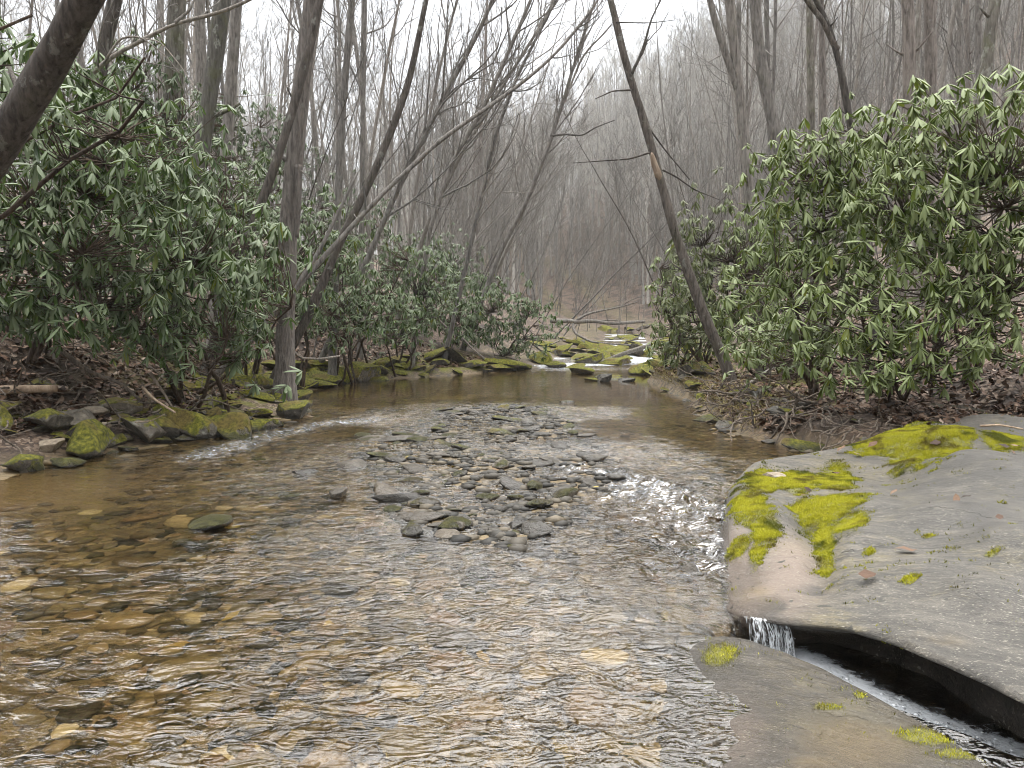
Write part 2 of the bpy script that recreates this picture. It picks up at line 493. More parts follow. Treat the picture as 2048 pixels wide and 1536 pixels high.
def mat_foam():
    m, nt = new_mat("falling_water"); b = NB(nt)
    n = b.noise(b.scale(b.pos(), (1, 1, .25)), 60, 4, .6)
    g = b.n('ShaderNodeBsdfGlass'); g.inputs['IOR'].default_value = 1.333; g.inputs['Roughness'].default_value = .05
    d = b.n('ShaderNodeBsdfPrincipled'); b.put(d.inputs['Base Color'], (.85, .88, .9)); b.put(d.inputs['Roughness'], .3)
    mx = b.n('ShaderNodeMixShader'); b.put(mx.inputs[0], b.math('MULTIPLY', b.step(b.math('ADD', n, b.math('MULTIPLY', b.attr('rnd'), .3)), .5, .75), .7))
    nt.links.new(g.outputs[0], mx.inputs[1]); nt.links.new(d.outputs[0], mx.inputs[2])
    o = b.n('ShaderNodeOutputMaterial'); nt.links.new(mx.outputs[0], o.inputs[0])
    return m

M = dict(
    ground=mat_ground(), rock=mat_rock(), slab=mat_slab(), water=mat_water(), fall=mat_foam(), moss=mat_moss(),
    bark=mat_bark("grey_bark", (.070, .063, .058), (.245, .228, .210), .30, .12),
    bark_dark=mat_bark("dark_bark", (.026, .022, .019), (.115, .100, .088), .32, .10),
    bark_pale=mat_bark("pale_bark", (.12, .105, .09), (.30, .275, .245), .4, .0),
    bark_brown=mat_bark("brown_shaggy_bark", (.070, .060, .053), (.235, .208, .188), .25, .0),
    bark_lichen=mat_bark("lichened_bark", (.055, .050, .042), (.18, .168, .145), .6, .35),
    twig=mat_bark("twig_bark", (.11, .102, .093), (.26, .246, .228), .15),
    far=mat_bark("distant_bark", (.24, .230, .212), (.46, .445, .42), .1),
    stem=mat_bark("shrub_stem", (.030, .021, .016), (.095, .070, .052), .2, .05),
    wood=mat_bark("barkless_wood", (.20, .14, .095), (.40, .31, .23), .0, .0, .7),
    root=mat_bark("root_bark", (.06, .047, .036), (.25, .205, .165), .25),
    leaf=mat_leaf("rhododendron_leaf", (.026, .058, .018), (.105, .170, .052), (.12, .16, .075), .25),
    leaf_dark=mat_leaf("dark_rhododendron_leaf", (.030, .056, .025), (.090, .135, .058), (.10, .13, .07), .30, .04),
    leaf_warm=mat_leaf("light_rhododendron_leaf", (.040, .072, .014), (.165, .220, .045), (.16, .20, .07), .26, .10),
    leaf_yellow=mat_leaf("pale_rhododendron_leaf", (.065, .095, .022), (.14, .165, .045), (.13, .15, .06), .4, .12),
    litter=mat_random("dead_leaf", [(0, (.028, .017, .012)), (.3, (.070, .038, .023)), (.6, (.12, .068, .041)), (.85, (.18, .12, .08)), (1, (.28, .22, .17))], .75),
    cobble=mat_random("wet_cobble", [(0, (.010, .008, .005)), (.2, (.034, .025, .012)), (.40, (.095, .066, .027)), (.56, (.070, .058, .038)), (.72, (.18, .135, .062)), (.88, (.11, .066, .030)), (1, (.34, .28, .165))], .6, .3, 35),
    grass=mat_random("dry_grass", [(0, (.16, .12, .05)), (.5, (.26, .21, .08)), (1, (.34, .30, .14))], .8),
)

# ------------------------------------------------------------------ the valley: heights of water and ground
_LY = [0, 5, 7.6, 8.2, 10.1, 12.2, 14, 17, 18.8, 20.5, 21.5, 24, 28, 33, 40, 50, 60, 80, 120, 250]
_LX = [-5.9, -5.5, -5.05, -4.6, -3.65, -3.4, -4.0, -4.2, -2.8, -1.0, 0.2, 0.9, 2.1, 3.4, 4.8, 6.0, 6.6, 4, -8, -60]
_RY = [0, 6.0, 7.2, 8.3, 9.3, 10.5, 14, 18, 20, 22, 24, 28, 33, 40, 50, 60, 80, 120, 250]
_RX = [5.6, 5.6, 4.4, 3.5, 3.0, 2.85, 3.2, 3.15, 4.2, 5.2, 4.8, 5.3, 6.0, 7.0, 8.0, 8.6, 6, -6, -58]
def xl(y): return np.interp(y, _LY, _LX)
def xr(y): return np.interp(y, _RY, _RX)
def wbase(y): return np.interp(y, [0, 5, 6.5, 9, 12.5, 14, 20.5, 22, 24, 26, 33, 50, 80, 250], [0, 0, .015, .05, .075, .08, .08, .12, .20, .24, .40, .75, 1.6, 6])
def bar_mask(x, y):
    cx = np.interp(y, [5, 7, 9, 12.5], [-.15, -.1, -.45, -.2])
    hw = np.interp(y, [4.8, 5.6, 7, 9, 11, 12.6, 13.1], [.05, .65, 1.15, 1.5, 1.25, .95, .1])
    m = 1 - ((x - cx) / hw) ** 2
    m = np.where((y < 4.8) | (y > 13.1), -4, m)
    n = fbm(x * 1.4, y * 1.0, 3.3, 3, seed=5) * .75
    return sstep(-.35, .5, m + n)
def ground_z(x, y, rough=True):
    x, y = np.asarray(x, float), np.asarray(y, float)
    w = wbase(y)
    sl, sr = xl(y) - x, x - xr(y)
    wob = fbm(x * .5, y * .5, 1.0, 3, seed=2) * .35
    sl, sr = sl + wob * .6, sr + wob * .5
    inside = np.minimum(-sl, -sr)
    depth = np.interp(y, [0, 5, 7, 12.5, 15, 19, 21.5, 24, 250], [.15, .14, .14, .2, .5, .5, .2, .14, .1]) * sstep(0, 1.3, inside) * (1 - .65 * np.exp(-(((x + 4.6) / 1.1) ** 2 + ((y - 6.7) / .7) ** 2)))
    bar = bar_mask(x, y)
    bed = w - depth + bar * (depth - .012) + fbm(x * 2.5, y * 2.5, 0, 3, seed=9) * .035
    ln = np.interp(sl, [0, .4, 1.3, 2.2, 3.5, 8, 15, 30, 60, 120, 400], [-.02, .14, .45, 1.15, 2.0, 3.3, 4.9, 7.4, 11, 16, 30])
    lf = np.interp(sl, [0, .4, 1.6, 3.0, 5, 9, 15, 30, 60, 120, 400], [-.02, .10, .30, .75, 1.7, 3.0, 4.6, 7.4, 11, 16, 30])
    left = ln + (lf - ln) * sstep(12.5, 16, y)
    rn = np.interp(sr, [0, .16, 1, 2, 4, 8, 15, 30, 60, 120, 400], [-.06, .24, .36, .5, 1.0, 2.7, 6.2, 15, 31, 52, 90])
    z = np.where(sl > 0, w + left, np.where(sr > 0, w + rn, bed))
    # the wooded spur that closes the valley
    spur = np.interp(x - (y - 150) * .1, [-120, -17, -2, 22, 60, 120, 300], [5, 9, 15, 31, 46, 58, 80])
    z = z + (np.maximum(spur, z) - z) * sstep(58, 150, y) 
    t, n = slot(x, y)
    z = z - .75 * sstep(-.05, .12, t) * sstep(-.28, -.1, n) * (1 - sstep(.7, 1.0, n)) * (1 - sstep(2.2, 2.9, t))
    if rough:
        land = sstep(.1, 2.0, np.maximum(sl, sr))
        z = z + land * (fbm(x * .45, y * .45, 7, 4, seed=21) * .35 + fbm(x * 2.2, y * 2.2, 4, 3, seed=31) * .09)
    return z
S0 = at_h(1462, 1232, 0.0)[:2]
S1 = at_h(2048, 1440, 0.0)[:2]
SD = (S1 - S0) / np.linalg.norm(S1 - S0)
SN = np.array([-SD[1], SD[0]])
if SN[1] < 0: SN = -SN
def slot(x, y):
    t = (x - S0[0]) * SD[0] + (y - S0[1]) * SD[1]
    n = (x - S0[0]) * SN[0] + (y - S0[1]) * SN[1]
    return t, n
def gz1(x, y): return float(ground_z(np.array([x]), np.array([y]))[0])

def warp_axis(lo, hi, n, fine, c=0.0):
    """spacing grows away from c"""
    t = np.linspace(-1, 1, n)
    k = 4.2
    s = np.sinh(k * t) / np.sinh(k)
    a = np.where(s < 0, s * (c - lo), s * (hi - c)) + c
    return a

gx = warp_axis(-170, 190, 330, 0)
gy = np.concatenate([[-30, -12, -5, -2], np.geomspace(1.0, 380, 420) - 0.6])
GX, GY = np.meshgrid(gx, gy)
GZ = ground_z(GX, GY)
nx, ny = len(gx), len(gy)
idx = np.arange(nx * ny).reshape(ny, nx)
GQ = np.stack([idx[:-1, :-1], idx[:-1, 1:], idx[1:, 1:], idx[1:, :-1]], -1).reshape(-1, 4)
SL, SR = xl(GY) - GX, GX - xr(GY)
bed_a = (1 - sstep(-.1, .25, np.maximum(SL, SR))) * (1 - sstep(34, 46, GY))
sand_a = np.exp(-(((GX + 4.3) / 1.0) ** 2 + ((GY - 6.6) / .8) ** 2)) * 1.4 + np.exp(-(((GX + 3.6) / 1.4) ** 2 + ((GY - 4.7) / .6) ** 2)) * .8
moss_a = sstep(.05, .5, np.maximum(SL, SR)) * (1 - sstep(1.2, 2.6, np.maximum(SL, SR))) * sstep(9, 13, GY) * (1 - .7 * sstep(20, 24, GY))
ground = link("ground", mesh_np("ground", np.stack([GX, GY, GZ], -1).reshape(-1, 3), GQ, np.zeros((0, 3)), M['ground'], True,
              dict(bed=bed_a.ravel(), sand=np.clip(sand_a, 0, 1).ravel(), moss=moss_a.ravel())), kind="structure")
ground["label"] = "valley floor with leaf litter and gravelly stream bed"

def gauss(x, y, cx, cy, rx, ry, a=0.0):
    c, s = math.cos(a), math.sin(a)
    u, v = (x - cx) * c + (y - cy) * s, -(x - cx) * s + (y - cy) * c
    return np.exp(-(u / rx) ** 2 - (v / ry) ** 2)
def line_mask(x, y, pts, r):
    best = np.full(np.shape(x), 1e9)
    for (ax, ay), (bx, by) in zip(pts[:-1], pts[1:]):
        dx, dy = bx - ax, by - ay
        t = np.clip(((x - ax) * dx + (y - ay) * dy) / (dx * dx + dy * dy), 0, 1)
        best = np.minimum(best, (x - ax - t * dx) ** 2 + (y - ay - t * dy) ** 2)
    return np.exp(-best / (r * r))

def P2(px, py, h=0.0): return tuple(at_h(px, py, h)[:2])
LRAP = [P2(400, 920), P2(520, 885), P2(640, 850, .05), P2(760, 838, .06)]
RRAP = [P2(1120, 940), P2(1240, 960), P2(1360, 1000), P2(1420, 1060), P2(1410, 1130)]
wy = np.concatenate([np.geomspace(1.2, 9, 300), np.geomspace(9.05, 75, 210)])
wx = np.concatenate([np.linspace(-6.6, -3.2, 70)[:-1], np.linspace(-3.2, 3.4, 330), np.linspace(3.4, 9.6, 90)[1:]])
WX, WY = np.meshgrid(wx, wy)
WZ = wbase(WY)
bm_ = bar_mask(WX, WY)
lrap, rrap = line_mask(WX, WY, LRAP, .42), line_mask(WX, WY, RRAP, .42)
rrap2 = gauss(WX, WY, .9, 6.6, .9, 1.1)
far_r = sstep(20.8, 22.0, WY) * (.35 + .65 * sstep(-.1, .25, vnoise(WX * .8, WY * .9, 0, 8)))
rough_a = .22 + .30 * (1 - sstep(6.5, 9, WY)) - .10 * (1 - sstep(3.2, 4.6, WY)) + .35 * lrap + .3 * rrap + .25 * rrap2 + .6 * far_r + .12 * bm_ + .16 * sstep(-.8, .8, WX) * (1 - sstep(7, 8.5, WY))
rough_a = rough_a * (1 - .80 * sstep(12.5, 14.5, WY) * (1 - sstep(19.6, 21.2, WY)))
calm_right = sstep(1.6, 2.3, WX) * sstep(6.9, 7.8, WY)
rough_a = rough_a * (1 - .55 * calm_right)
left_calm = (1 - sstep(-4.2, -3.2, WX)) * sstep(5, 6.5, WY)
rough_a = rough_a * (1 - .5 * left_calm)
foam_a = .52 * lrap + .36 * rrap * (.6 + .4 * rrap2) + .20 * rrap2 + .85 * far_r * (1 - sstep(40, 60, WY)) * sstep(21.2, 22.5, WY)
lowf = sstep(-.35, .4, fbm(WX * .75, WY * .6, 0, 2, seed=123))
rough_a = rough_a * (.55 + .65 * lowf) * (1 - .35 * (1 - sstep(-1.6, -.4, WX)) * (1 - sstep(6, 8, WY)))
t_, n_ = slot(WX, WY)
chute_a = np.exp(-((t_ + .12) / .55) ** 2 - ((n_ - .0) / .5) ** 2)
drop = sstep(-.06, .16, t_) * .15 + np.clip(t_ - .16, 0, 2) * .07
lat = sstep(-.30, -.12, n_)
WZ = WZ - drop * lat * (1 - sstep(.6, .9, n_)) - .035 * np.exp(-((t_ + .1) / .25) ** 2 - (n_ / .25) ** 2)
foam_a = foam_a + 1.5 * lat * sstep(.10, .25, t_) * np.exp(-((n_ - .10 - .03 * np.sin(t_ * 6)) / .13) ** 2) + .12 * lat * sstep(.1, .2, t_) + .3 * np.exp(-((t_ - .08) / .1) ** 2 - ((n_ - .05) / .12) ** 2)
amp = (.30 + 1.3 * rrap + 1.2 * lrap + .7 * rrap2 + .25 * (1 - sstep(4.5, 7, WY))) * (1 - .85 * sstep(12.5, 14.5, WY) * (1 - sstep(19.8, 21.5, WY))) * (1 - .7 * calm_right) * (1 - .6 * left_calm)
rip = fbm(WX * 2.1 + .5 * WY, WY * 3.0, 0, 3, seed=40) * .018 + (1 - np.abs(fbm(WX * 4.0 + WY * 1.6, WY * 6.5, 0, 2, seed=50)) * 3) * .006 + fbm(WX * 11, WY * 14, 0, 2, seed=60) * .0026
rip = rip * (1.2 + .5 * sstep(-.8, .8, WX) * (1 - sstep(7, 9, WY)))
rip = rip + (rrap + lrap) * fbm(WX * 7, WY * 9, 0, 3, seed=70) * .022 + (rrap + .5 * rrap2 + lrap) * fbm(WX * 16, WY * 18, 0, 2, seed=72) * .010
WZ = WZ + rip * amp
keep = (np.maximum(xl(WY) - WX, WX - xr(WY)) < .8)
idx = np.arange(WX.size).reshape(WX.shape)
WQ = np.stack([idx[:-1, :-1], idx[:-1, 1:], idx[1:, 1:], idx[1:, :-1]], -1).reshape(-1, 4)
WQ = WQ[keep[:-1, :-1].ravel()]
water = link("water", mesh_np("water", np.stack([WX, WY, WZ], -1).reshape(-1, 3), WQ, np.zeros((0, 3)), M['water'], True,
             dict(rough=np.clip(rough_a, 0, 1).ravel(), foam=np.clip(foam_a, 0, 1.2).ravel(), chute=chute_a.ravel())), kind="structure")
water["label"] = "shallow clear stream running over brown cobbles"

# ------------------------------------------------------------------ bedrock slab and front boulder, built ring by ring from their outline
def idw(ctrl, X, Y, p=3.0):
    num = den = 0
    for cx, cy, h in ctrl:
        w = 1.0 / (((X - cx) ** 2 + (Y - cy) ** 2 + .02) ** (p / 2))
        num, den = num + w * h, den + w
    return num / den

def ring_rock(name, C, outline, ctrl, mat, parent, label_attrs, nth=420, nr=110, side=.5, under=None, edge=.16, detail=.02, seed=0, grooves=()):
    """outline: list of (x, y, edge z); under(theta points)->inward undercut in metres"""
    O = np.array(outline, float)
    seg = np.concatenate([O, O[:1]])
    # resample densely and smooth the closed outline
    s = np.concatenate([[0], np.cumsum(np.linalg.norm(np.diff(seg[:, :2], axis=0), axis=1))])
    t = np.linspace(0, s[-1], nth, endpoint=False)
    Bo = np.stack([np.interp(t, s, seg[:, c]) for c in range(3)], 1)
    for _ in range(5):
        Bo = .25 * np.roll(Bo, 1, 0) + .5 * Bo + .25 * np.roll(Bo, -1, 0)
    Bo[:, :2] += (fbm(Bo[:, 0] * 3, Bo[:, 1] * 3, 0, 3, seed=seed)[:, None]) * .035
    inn = np.array(C)[None] - Bo[:, :2]
    L = np.linalg.norm(inn, axis=1, keepdims=True)
    inn = inn / L
    rho = 1 - (1 - np.linspace(0, 1, nr)) ** 1.0
    rho = rho ** .55
    V = []
    for r in rho:
        xy = np.array(C)[None] + (Bo[:, :2] - np.array(C)[None]) * r
        de = (1 - r) * L[:, 0]
        h = idw(ctrl, xy[:, 0], xy[:, 1])
        for g in grooves:
            h = h + g(xy[:, 0], xy[:, 1])
        h = h + fbm(xy[:, 0] * 1.6, xy[:, 1] * 1.6, 2, 4, seed=seed + 3) * detail + fbm(xy[:, 0] * 9, xy[:, 1] * 9, 2, 3, seed=seed + 4) * detail * .22
        e = np.clip(de / (edge if not callable(edge) else edge(Bo)), 0, 1)
        prof = np.sqrt(np.clip(1 - (1 - e) ** 2, 0, 1))
        z = Bo[:, 2] + (h - Bo[:, 2]) * prof
        V.append(np.concatenate([xy, z[:, None]], 1))
    u = under(Bo) if under is not None else np.zeros(nth)
    wob = fbm(Bo[:, 0] * 5, Bo[:, 1] * 5, 5, 3, seed=seed + 8)
    for k, f in enumerate((.02, .08, .18, .32, .5, .75, 1.0)):
        back = u * sstep(0, .32, f) + (-.02 * (1 - sstep(0, .1, f)))
        xy = Bo[:, :2] + inn * (back + wob * .05 * sstep(0, .3, f) - .10 * f * (u < .05))[:, None]
        V.append(np.concatenate([xy, (Bo[:, 2] - side * f)[:, None]], 1))
    m = len(V)
    V = np.concatenate(V)
    i = (np.arange(m - 1) * nth)[:, None]; j = np.arange(nth)[None]; j2 = (j + 1) % nth
    Q = np.stack(np.broadcast_arrays(i + j, i + nth + j, i + nth + j2, i + j2), -1).reshape(-1, 4)
    # make the top face up
    a, b_, c_ = V[Q[nth * 5, 0]], V[Q[nth * 5, 1]], V[Q[nth * 5, 2]]
    if np.cross(b_ - a, c_ - a)[2] < 0: Q = Q[:, ::-1]
    A = {k: f(V[:, 0], V[:, 1], V[:, 2]) for k, f in label_attrs.items()}
    me = mesh_np(name, V, Q, np.zeros((0, 3)), mat, True, A)
    return me, V, Q, A

def H(px, py, h): return tuple(at_h(px, py, h)[:2]) + (h,)
slab_out = [H(1452, 1205, -.02), H(1475, 1222, .0), H(1520, 1238, .015), H(1600, 1242, .05), H(1700, 1252, .10), H(1800, 1285, .12), H(1900, 1330, .13), H(2048, 1402, .14),
            (2.35, 2.2, .12), (2.9, 1.3, .1), (4.5, .8, .1), (6.6, 1.5, .3), (7.4, 4.5, .5), (7.0, 7.0, .55), H(2048, 836, .50), H(1930, 812, .52), H(1800, 800, .48),
            H(1772, 815, .40), H(1765, 850, .20), H(1690, 842, .12), H(1662, 868, .05), H(1658, 905, -.01), H(1690, 930, -.04), H(1660, 944, -.02), H(1560, 944, .03), H(1495, 952, .02), H(1462, 985, -.02), H(1446, 1040, -.06), H(1436, 1100, -.10), H(1440, 1150, -.10), H(1447, 1185, -.06)]
slab_ctrl = [H(*a) for a in [(1520, 960, .15), (1600, 960, .16), (1690, 955, .14), (1480, 1010, .13), (1500, 1060, .14), (1470, 1100, .03), (1530, 1110, .09), (1480, 1160, .0), (1560, 1180, .045), (1620, 1200, .07),
             (1560, 1020, .17), (1640, 1100, .08), (1610, 1060, .09), (1655, 1140, .08), (1690, 1080, .19), (1740, 1050, .24), (1720, 1140, .17), (1760, 1200, .15), (1650, 1225, .09), (1850, 1120, .25), (1880, 1250, .18), (2000, 1330, .17),
             (1980, 1150, .30), (2048, 1050, .38), (1900, 1000, .36), (1800, 1000, .26), (1740, 960, .18), (1760, 900, .10), (1710, 880, .09), (1700, 915, .05), (1730, 850, .14), (1800, 925, .24),
             (1850, 915, .34), (1815, 860, .42), (1850, 840, .48), (1950, 900, .46), (2048, 920, .48), (1900, 850, .52), (2000, 830, .52)]] + [(4.5, 3, .35), (6, 3, .45), (6.5, 6, .55), (3, 2, .2), (5.5, 5, .5)]
def slab_under(B):
    t, n = slot(B[:, 0], B[:, 1])
    return .42 * sstep(-.02, .25, t) * (np.abs(n) < .6) * (1 - sstep(2.4, 2.8, t))
def blob(lst):
    """lst of (px,py,h,rx_px,ry_px): soft patches laid on the plan of the rock"""
    items = []
    for px, py, h, rx, ry in lst:
        c = at_h(px, py, h); a = at_h(px + rx, py, h); f = at_h(px, py - ry, h)
        items.append((c[0], c[1], abs(a[0] - c[0]), abs(f[1] - c[1]), (f[0] - c[0]) / max(1e-6, f[1] - c[1])))
    def fn(X, Y, Z):
        r = np.zeros(np.shape(X))
        for cx, cy, rx, ry, sh in items:
            u, v = (X - cx - (Y - cy) * sh) / rx, (Y - cy) / ry
            r = np.maximum(r, 1.35 * np.exp(-.95 * (u * u + v * v) ** 1.5))
        return r
    return fn
moss_blobs = [(1530, 965, .15, 55, 22), (1600, 965, .16, 60, 24), (1670, 962, .15, 45, 26), (1500, 1010, .14, 40, 32), (1530, 1045, .15, 32, 26), (1660, 1022, .14, 75, 22), (1700, 1038, .2, 40, 18), (1600, 1012, .14, 30, 8), (1648, 1080, .11, 22, 40), (1655, 1115, .10, 16, 22), (1480, 1080, .1, 22, 12), (1515, 1090, .12, 18, 18),
              (1800, 860, .38, 26, 36), (1830, 885, .36, 50, 28), (1900, 880, .42, 55, 14), (1760, 925, .14, 60, 12), (1830, 915, .3, 45, 15), (1700, 925, .06, 35, 10), (2010, 865, .5, 45, 12), (1690, 860, .1, 25, 20), (1740, 850, .14, 20, 14),
              (1742, 1082, .23, 13, 5), (1820, 1157, .2, 20, 6), (1860, 1048, .3, 16, 3), (1990, 1070, .36, 20, 3)]
slab_moss = blob(moss_blobs)
slab_wet = blob([(1470, 1170, 0, 30, 60), (1510, 1215, .03, 60, 18), (1445, 1100, -.05, 14, 60)])
slab_pink = blob([(1520, 1170, .07, 110, 60), (1580, 1130, .1, 60, 60), (1470, 1120, .05, 40, 60)])
slab_dark = blob([(2000, 880, .5, 110, 60), (1900, 930, .4, 120, 50), (1720, 890, .09, 60, 36), (1980, 1010, .38, 110, 45)])
slab_rust = blob([(1500, 1190, .03, 40, 14), (1860, 1320, .1, 60, 20)])
zero = lambda X, Y, Z: np.zeros(np.shape(X))
def slab_dark_and_shade(X, Y, Z):
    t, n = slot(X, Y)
    return np.maximum(slab_dark(X, Y, Z) * .8, sstep(.0, .2, t) * (Z < .06) * (n < .75))  # dark patches, plus shade under the overhanging lip painted into the rock colour
slab_attrs = dict(moss=lambda X, Y, Z: slab_moss(X, Y, Z) * (1.0), wet=slab_wet, pink=slab_pink, dark=slab_dark_and_shade, rust=slab_rust)
def slab_edge(B):
    t, n = slot(B[:, 0], B[:, 1])
    return .16 + .42 * sstep(5.0, 4.4, B[:, 1]) * (1 - sstep(.15, .4, t)) * (B[:, 0] < 1.7)
GR = [P2(1590, 1015, .12), P2(1625, 1065, .1), P2(1645, 1120, .08), P2(1640, 1180, .07)]
GR2 = [P2(1760, 940, .2), P2(1830, 990, .28), P2(1960, 1060, .33), P2(2080, 1130, .34)]
def slab_groove(x, y):
    q = x * .79 - y * .61
    return -.055 * line_mask(x, y, GR, .09) - .018 * line_mask(x, y, GR2, .12) + .006 * fbm(q * 6.5, (x * .61 + y * .79) * 1.3, 0, 4, seed=88)
slab_root = link("rock_slab", None, label="wide grey bedrock slab with bright moss sloping into the stream", cat="rock")
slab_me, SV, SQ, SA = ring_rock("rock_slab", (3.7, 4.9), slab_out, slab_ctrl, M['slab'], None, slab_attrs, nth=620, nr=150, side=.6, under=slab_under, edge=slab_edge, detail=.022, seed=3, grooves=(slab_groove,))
link("slab_body", slab_me, slab_root)

def moss_tufts(name, V, Q, mask, parent, density, hgt, seed, zmin=-.02, clip=.5):
    rng = np.random.default_rng(seed)
    a, b, c = V[Q[:, 0]], V[Q[:, 1]], V[Q[:, 2]]
    d = V[Q[:, 3]]
    n = np.cross(c - a, d - b) * .5
    area = np.linalg.norm(n, axis=1)
    ctr = (a + b + c + d) / 4
    mk = mask(ctr[:, 0], ctr[:, 1], ctr[:, 2]) + fbm(ctr[:, 0] * 9, ctr[:, 1] * 9, 0, 5, seed=77, gain=.7) * 1.1
    w = area * sstep(.25, 1.2, mk) ** 1.2 * (ctr[:, 2] > zmin) * (np.abs(n[:, 2]) > .25 * area) * (ctr[:, 1] < 12)
    N = int(density * w.sum())
    if N < 10: return None
    f = rng.choice(len(w), N, p=w / w.sum())
    u, v = rng.random((2, N, 1))
    P = (1 - u) * (1 - v) * a[f] + u * (1 - v) * b[f] + u * v * c[f] + (1 - u) * v * d[f]
    nn = norm(n[f]); nn = nn * np.sign(nn[:, 2:3])
    up = norm(nn + rng.normal(0, .6, (N, 3)))
    side = norm(np.cross(up, rng.normal(0, 1, (N, 3))))
    hh = hgt * rng.uniform(.5, 1.4, (N, 1)) * (.6 + .8 * (vnoise(P[:, 0] * 18, P[:, 1] * 18, 0, 3)[:, None] * .5 + .5))
    ww = hh * .22
    VV = np.stack([P - side * ww - nn * .004, P + side * ww - nn * .004, P + up * hh], 1).reshape(-1, 3)
    g = Geo().add(VV, None, np.arange(3 * N).reshape(-1, 3), np.repeat(np.clip(rng.random(N) * .55 + .62 * sstep(.35, 1.35, mk[f]) - .1, 0, 1), 3))
    o = link(name, g.mesh(name, M['moss'], False), parent, kind="stuff")
    return o
moss_tufts("moss", SV, SQ, slab_moss, slab_root, 90000, .012, 4)

bould_out = [H(1345, 1300, -.10), H(1392, 1284, -.05), H(1440, 1276, -.02), H(1500, 1281, .0), H(1560, 1302, .0), H(1640, 1336, .0), H(1730, 1380, .0), H(1820, 1436, -.01), H(1900, 1492, -.02), H(1975, 1545, -.03), H(2080, 1640, -.05),
             (1.65, 1.9, -.2), (1.35, 1.45, -.25), (.9, 1.3, -.25), (.55, 1.6, -.2), (.46, 2.1, -.17), (.5, 2.6, -.15), (.6, 3.0, -.14)]
bould_ctrl = [H(*a) for a in [(1400, 1320, -.02), (1440, 1310, .035), (1480, 1310, .04), (1560, 1350, .045), (1640, 1400, .05), (1440, 1400, .0), (1500, 1450, .03), (1420, 1480, -.035), (1370, 1420, -.06), (1360, 1350, -.05), (1600, 1480, .05), (1720, 1450, .04), (1500, 1536, .02), (1650, 1536, .04), (1800, 1520, .03), (1350, 1536, -.07), (1420, 1600, -.03)]] + [(1.2, 1.8, -.02), (.8, 1.8, -.08), (1.45, 2.0, -.05)]
bould_moss = blob([(1440, 1300, .03, 36, 24), (1655, 1405, .05, 30, 8), (1720, 1395, .02, 10, 6), (1850, 1490, -.01, 60, 22), (1920, 1530, -.02, 50, 14)])
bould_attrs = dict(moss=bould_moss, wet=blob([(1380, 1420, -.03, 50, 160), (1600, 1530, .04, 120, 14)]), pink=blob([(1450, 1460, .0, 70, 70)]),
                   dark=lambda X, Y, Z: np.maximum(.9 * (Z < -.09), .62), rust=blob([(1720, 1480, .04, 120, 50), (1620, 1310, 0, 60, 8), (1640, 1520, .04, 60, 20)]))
bould_root = link("stream_boulder", None, label="rounded tan boulder in foreground with water sliding over its left side", cat="boulder")
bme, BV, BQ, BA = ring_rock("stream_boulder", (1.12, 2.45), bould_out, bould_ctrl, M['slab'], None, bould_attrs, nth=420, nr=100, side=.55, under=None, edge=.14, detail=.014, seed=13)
link("boulder_body", bme, bould_root)
moss_tufts("moss", BV, BQ, bould_moss, bould_root, 50000, .009, 6)

ico = bmesh.new(); bmesh.ops.create_icosphere(ico, subdivisions=2, radius=1)
icoV = np.array([v.co for v in ico.verts]); icoT = np.array([[v.index for v in f.verts] for f in ico.faces]); ico.free()
# little fall into the slot: strands of water from the lip
rng = np.random.default_rng(8)
g = Geo()
for k in range(16, 60):
    a = rng.random()
    if k < 0:   # glassy tongue at the head of the slot
        p0 = at_h(1446 + 22 * a, 1222 + 40 * a, .012); p1 = at_h(1490 + 26 * a, 1262 + 16 * a, -.20)
        r = .010
    else:        # thin strands off the slab lip
        q = rng.random()
        p0 = at_h(1500 + 70 * q, 1236 + 6 * q, .02); p1 = np.array([p0[0] + .03, p0[1] - .055, -.17])
        r = rng.uniform(.0012, .0035)
    s = np.linspace(0, 1, 9)[:, None]
    P = p0 + (p1 - p0) * np.concatenate([s, s, s ** 1.9], 1)
    P[:, :2] += rng.normal(0, .003, (9, 2))
    R = r * (1 - .45 * s[:, 0]) * rng.uniform(.6, 1.2, 9)
    V, Q, T = tubes(P, R, 6)
    g.add(V, Q, T, rng.random())
# the clear sheet the strands run in
nu, nv = 40, 14
U, Vv = np.meshgrid(np.linspace(0, 1, nu), np.linspace(0, 1, nv))
top = np.array([at_h(1486 + 88 * u, 1232 + 9 * u, .022 + .012 * math.sin(u * 9)) for u in np.linspace(0, 1, nu)])
Ps = top[None] + np.stack([.035 * Vv, -.06 * Vv, np.zeros_like(Vv)], -1)
Ps[..., 2] = top[None, :, 2] - (top[None, :, 2] + .165) * Vv ** 1.9
Ps[..., 1] += .008 * fbm(U * 14, Vv * 1.2, 0, 3, seed=15)
ii = np.arange(nu * nv).reshape(nv, nu)
keepq = (fbm(U * 16, Vv * .8, 0, 3, seed=19) + .35 * (1 - Vv) > -.06)[:-1, :-1]
Qs = np.stack([ii[:-1, :-1], ii[1:, :-1], ii[1:, 1:], ii[:-1, 1:]], -1)[keepq]
g.add(Ps.reshape(-1, 3), Qs, None, .15)
for k in range(150):                     # spray where it lands
    p = at_h(1500 + 75 * rng.random(), 1290 + rng.normal(0, 6), -.14) + rng.normal(0, .018, 3) + np.array([.02, .03, abs(rng.normal(0, .02))])
    s = rng.uniform(.0012, .0035)
    g.add(icoV * s + p, None, icoT, .9)
link("water_fall", g.mesh("water_fall", M['fall']), kind="stuff", label="thin strands of water dropping into the dark slot", cat="waterfall")
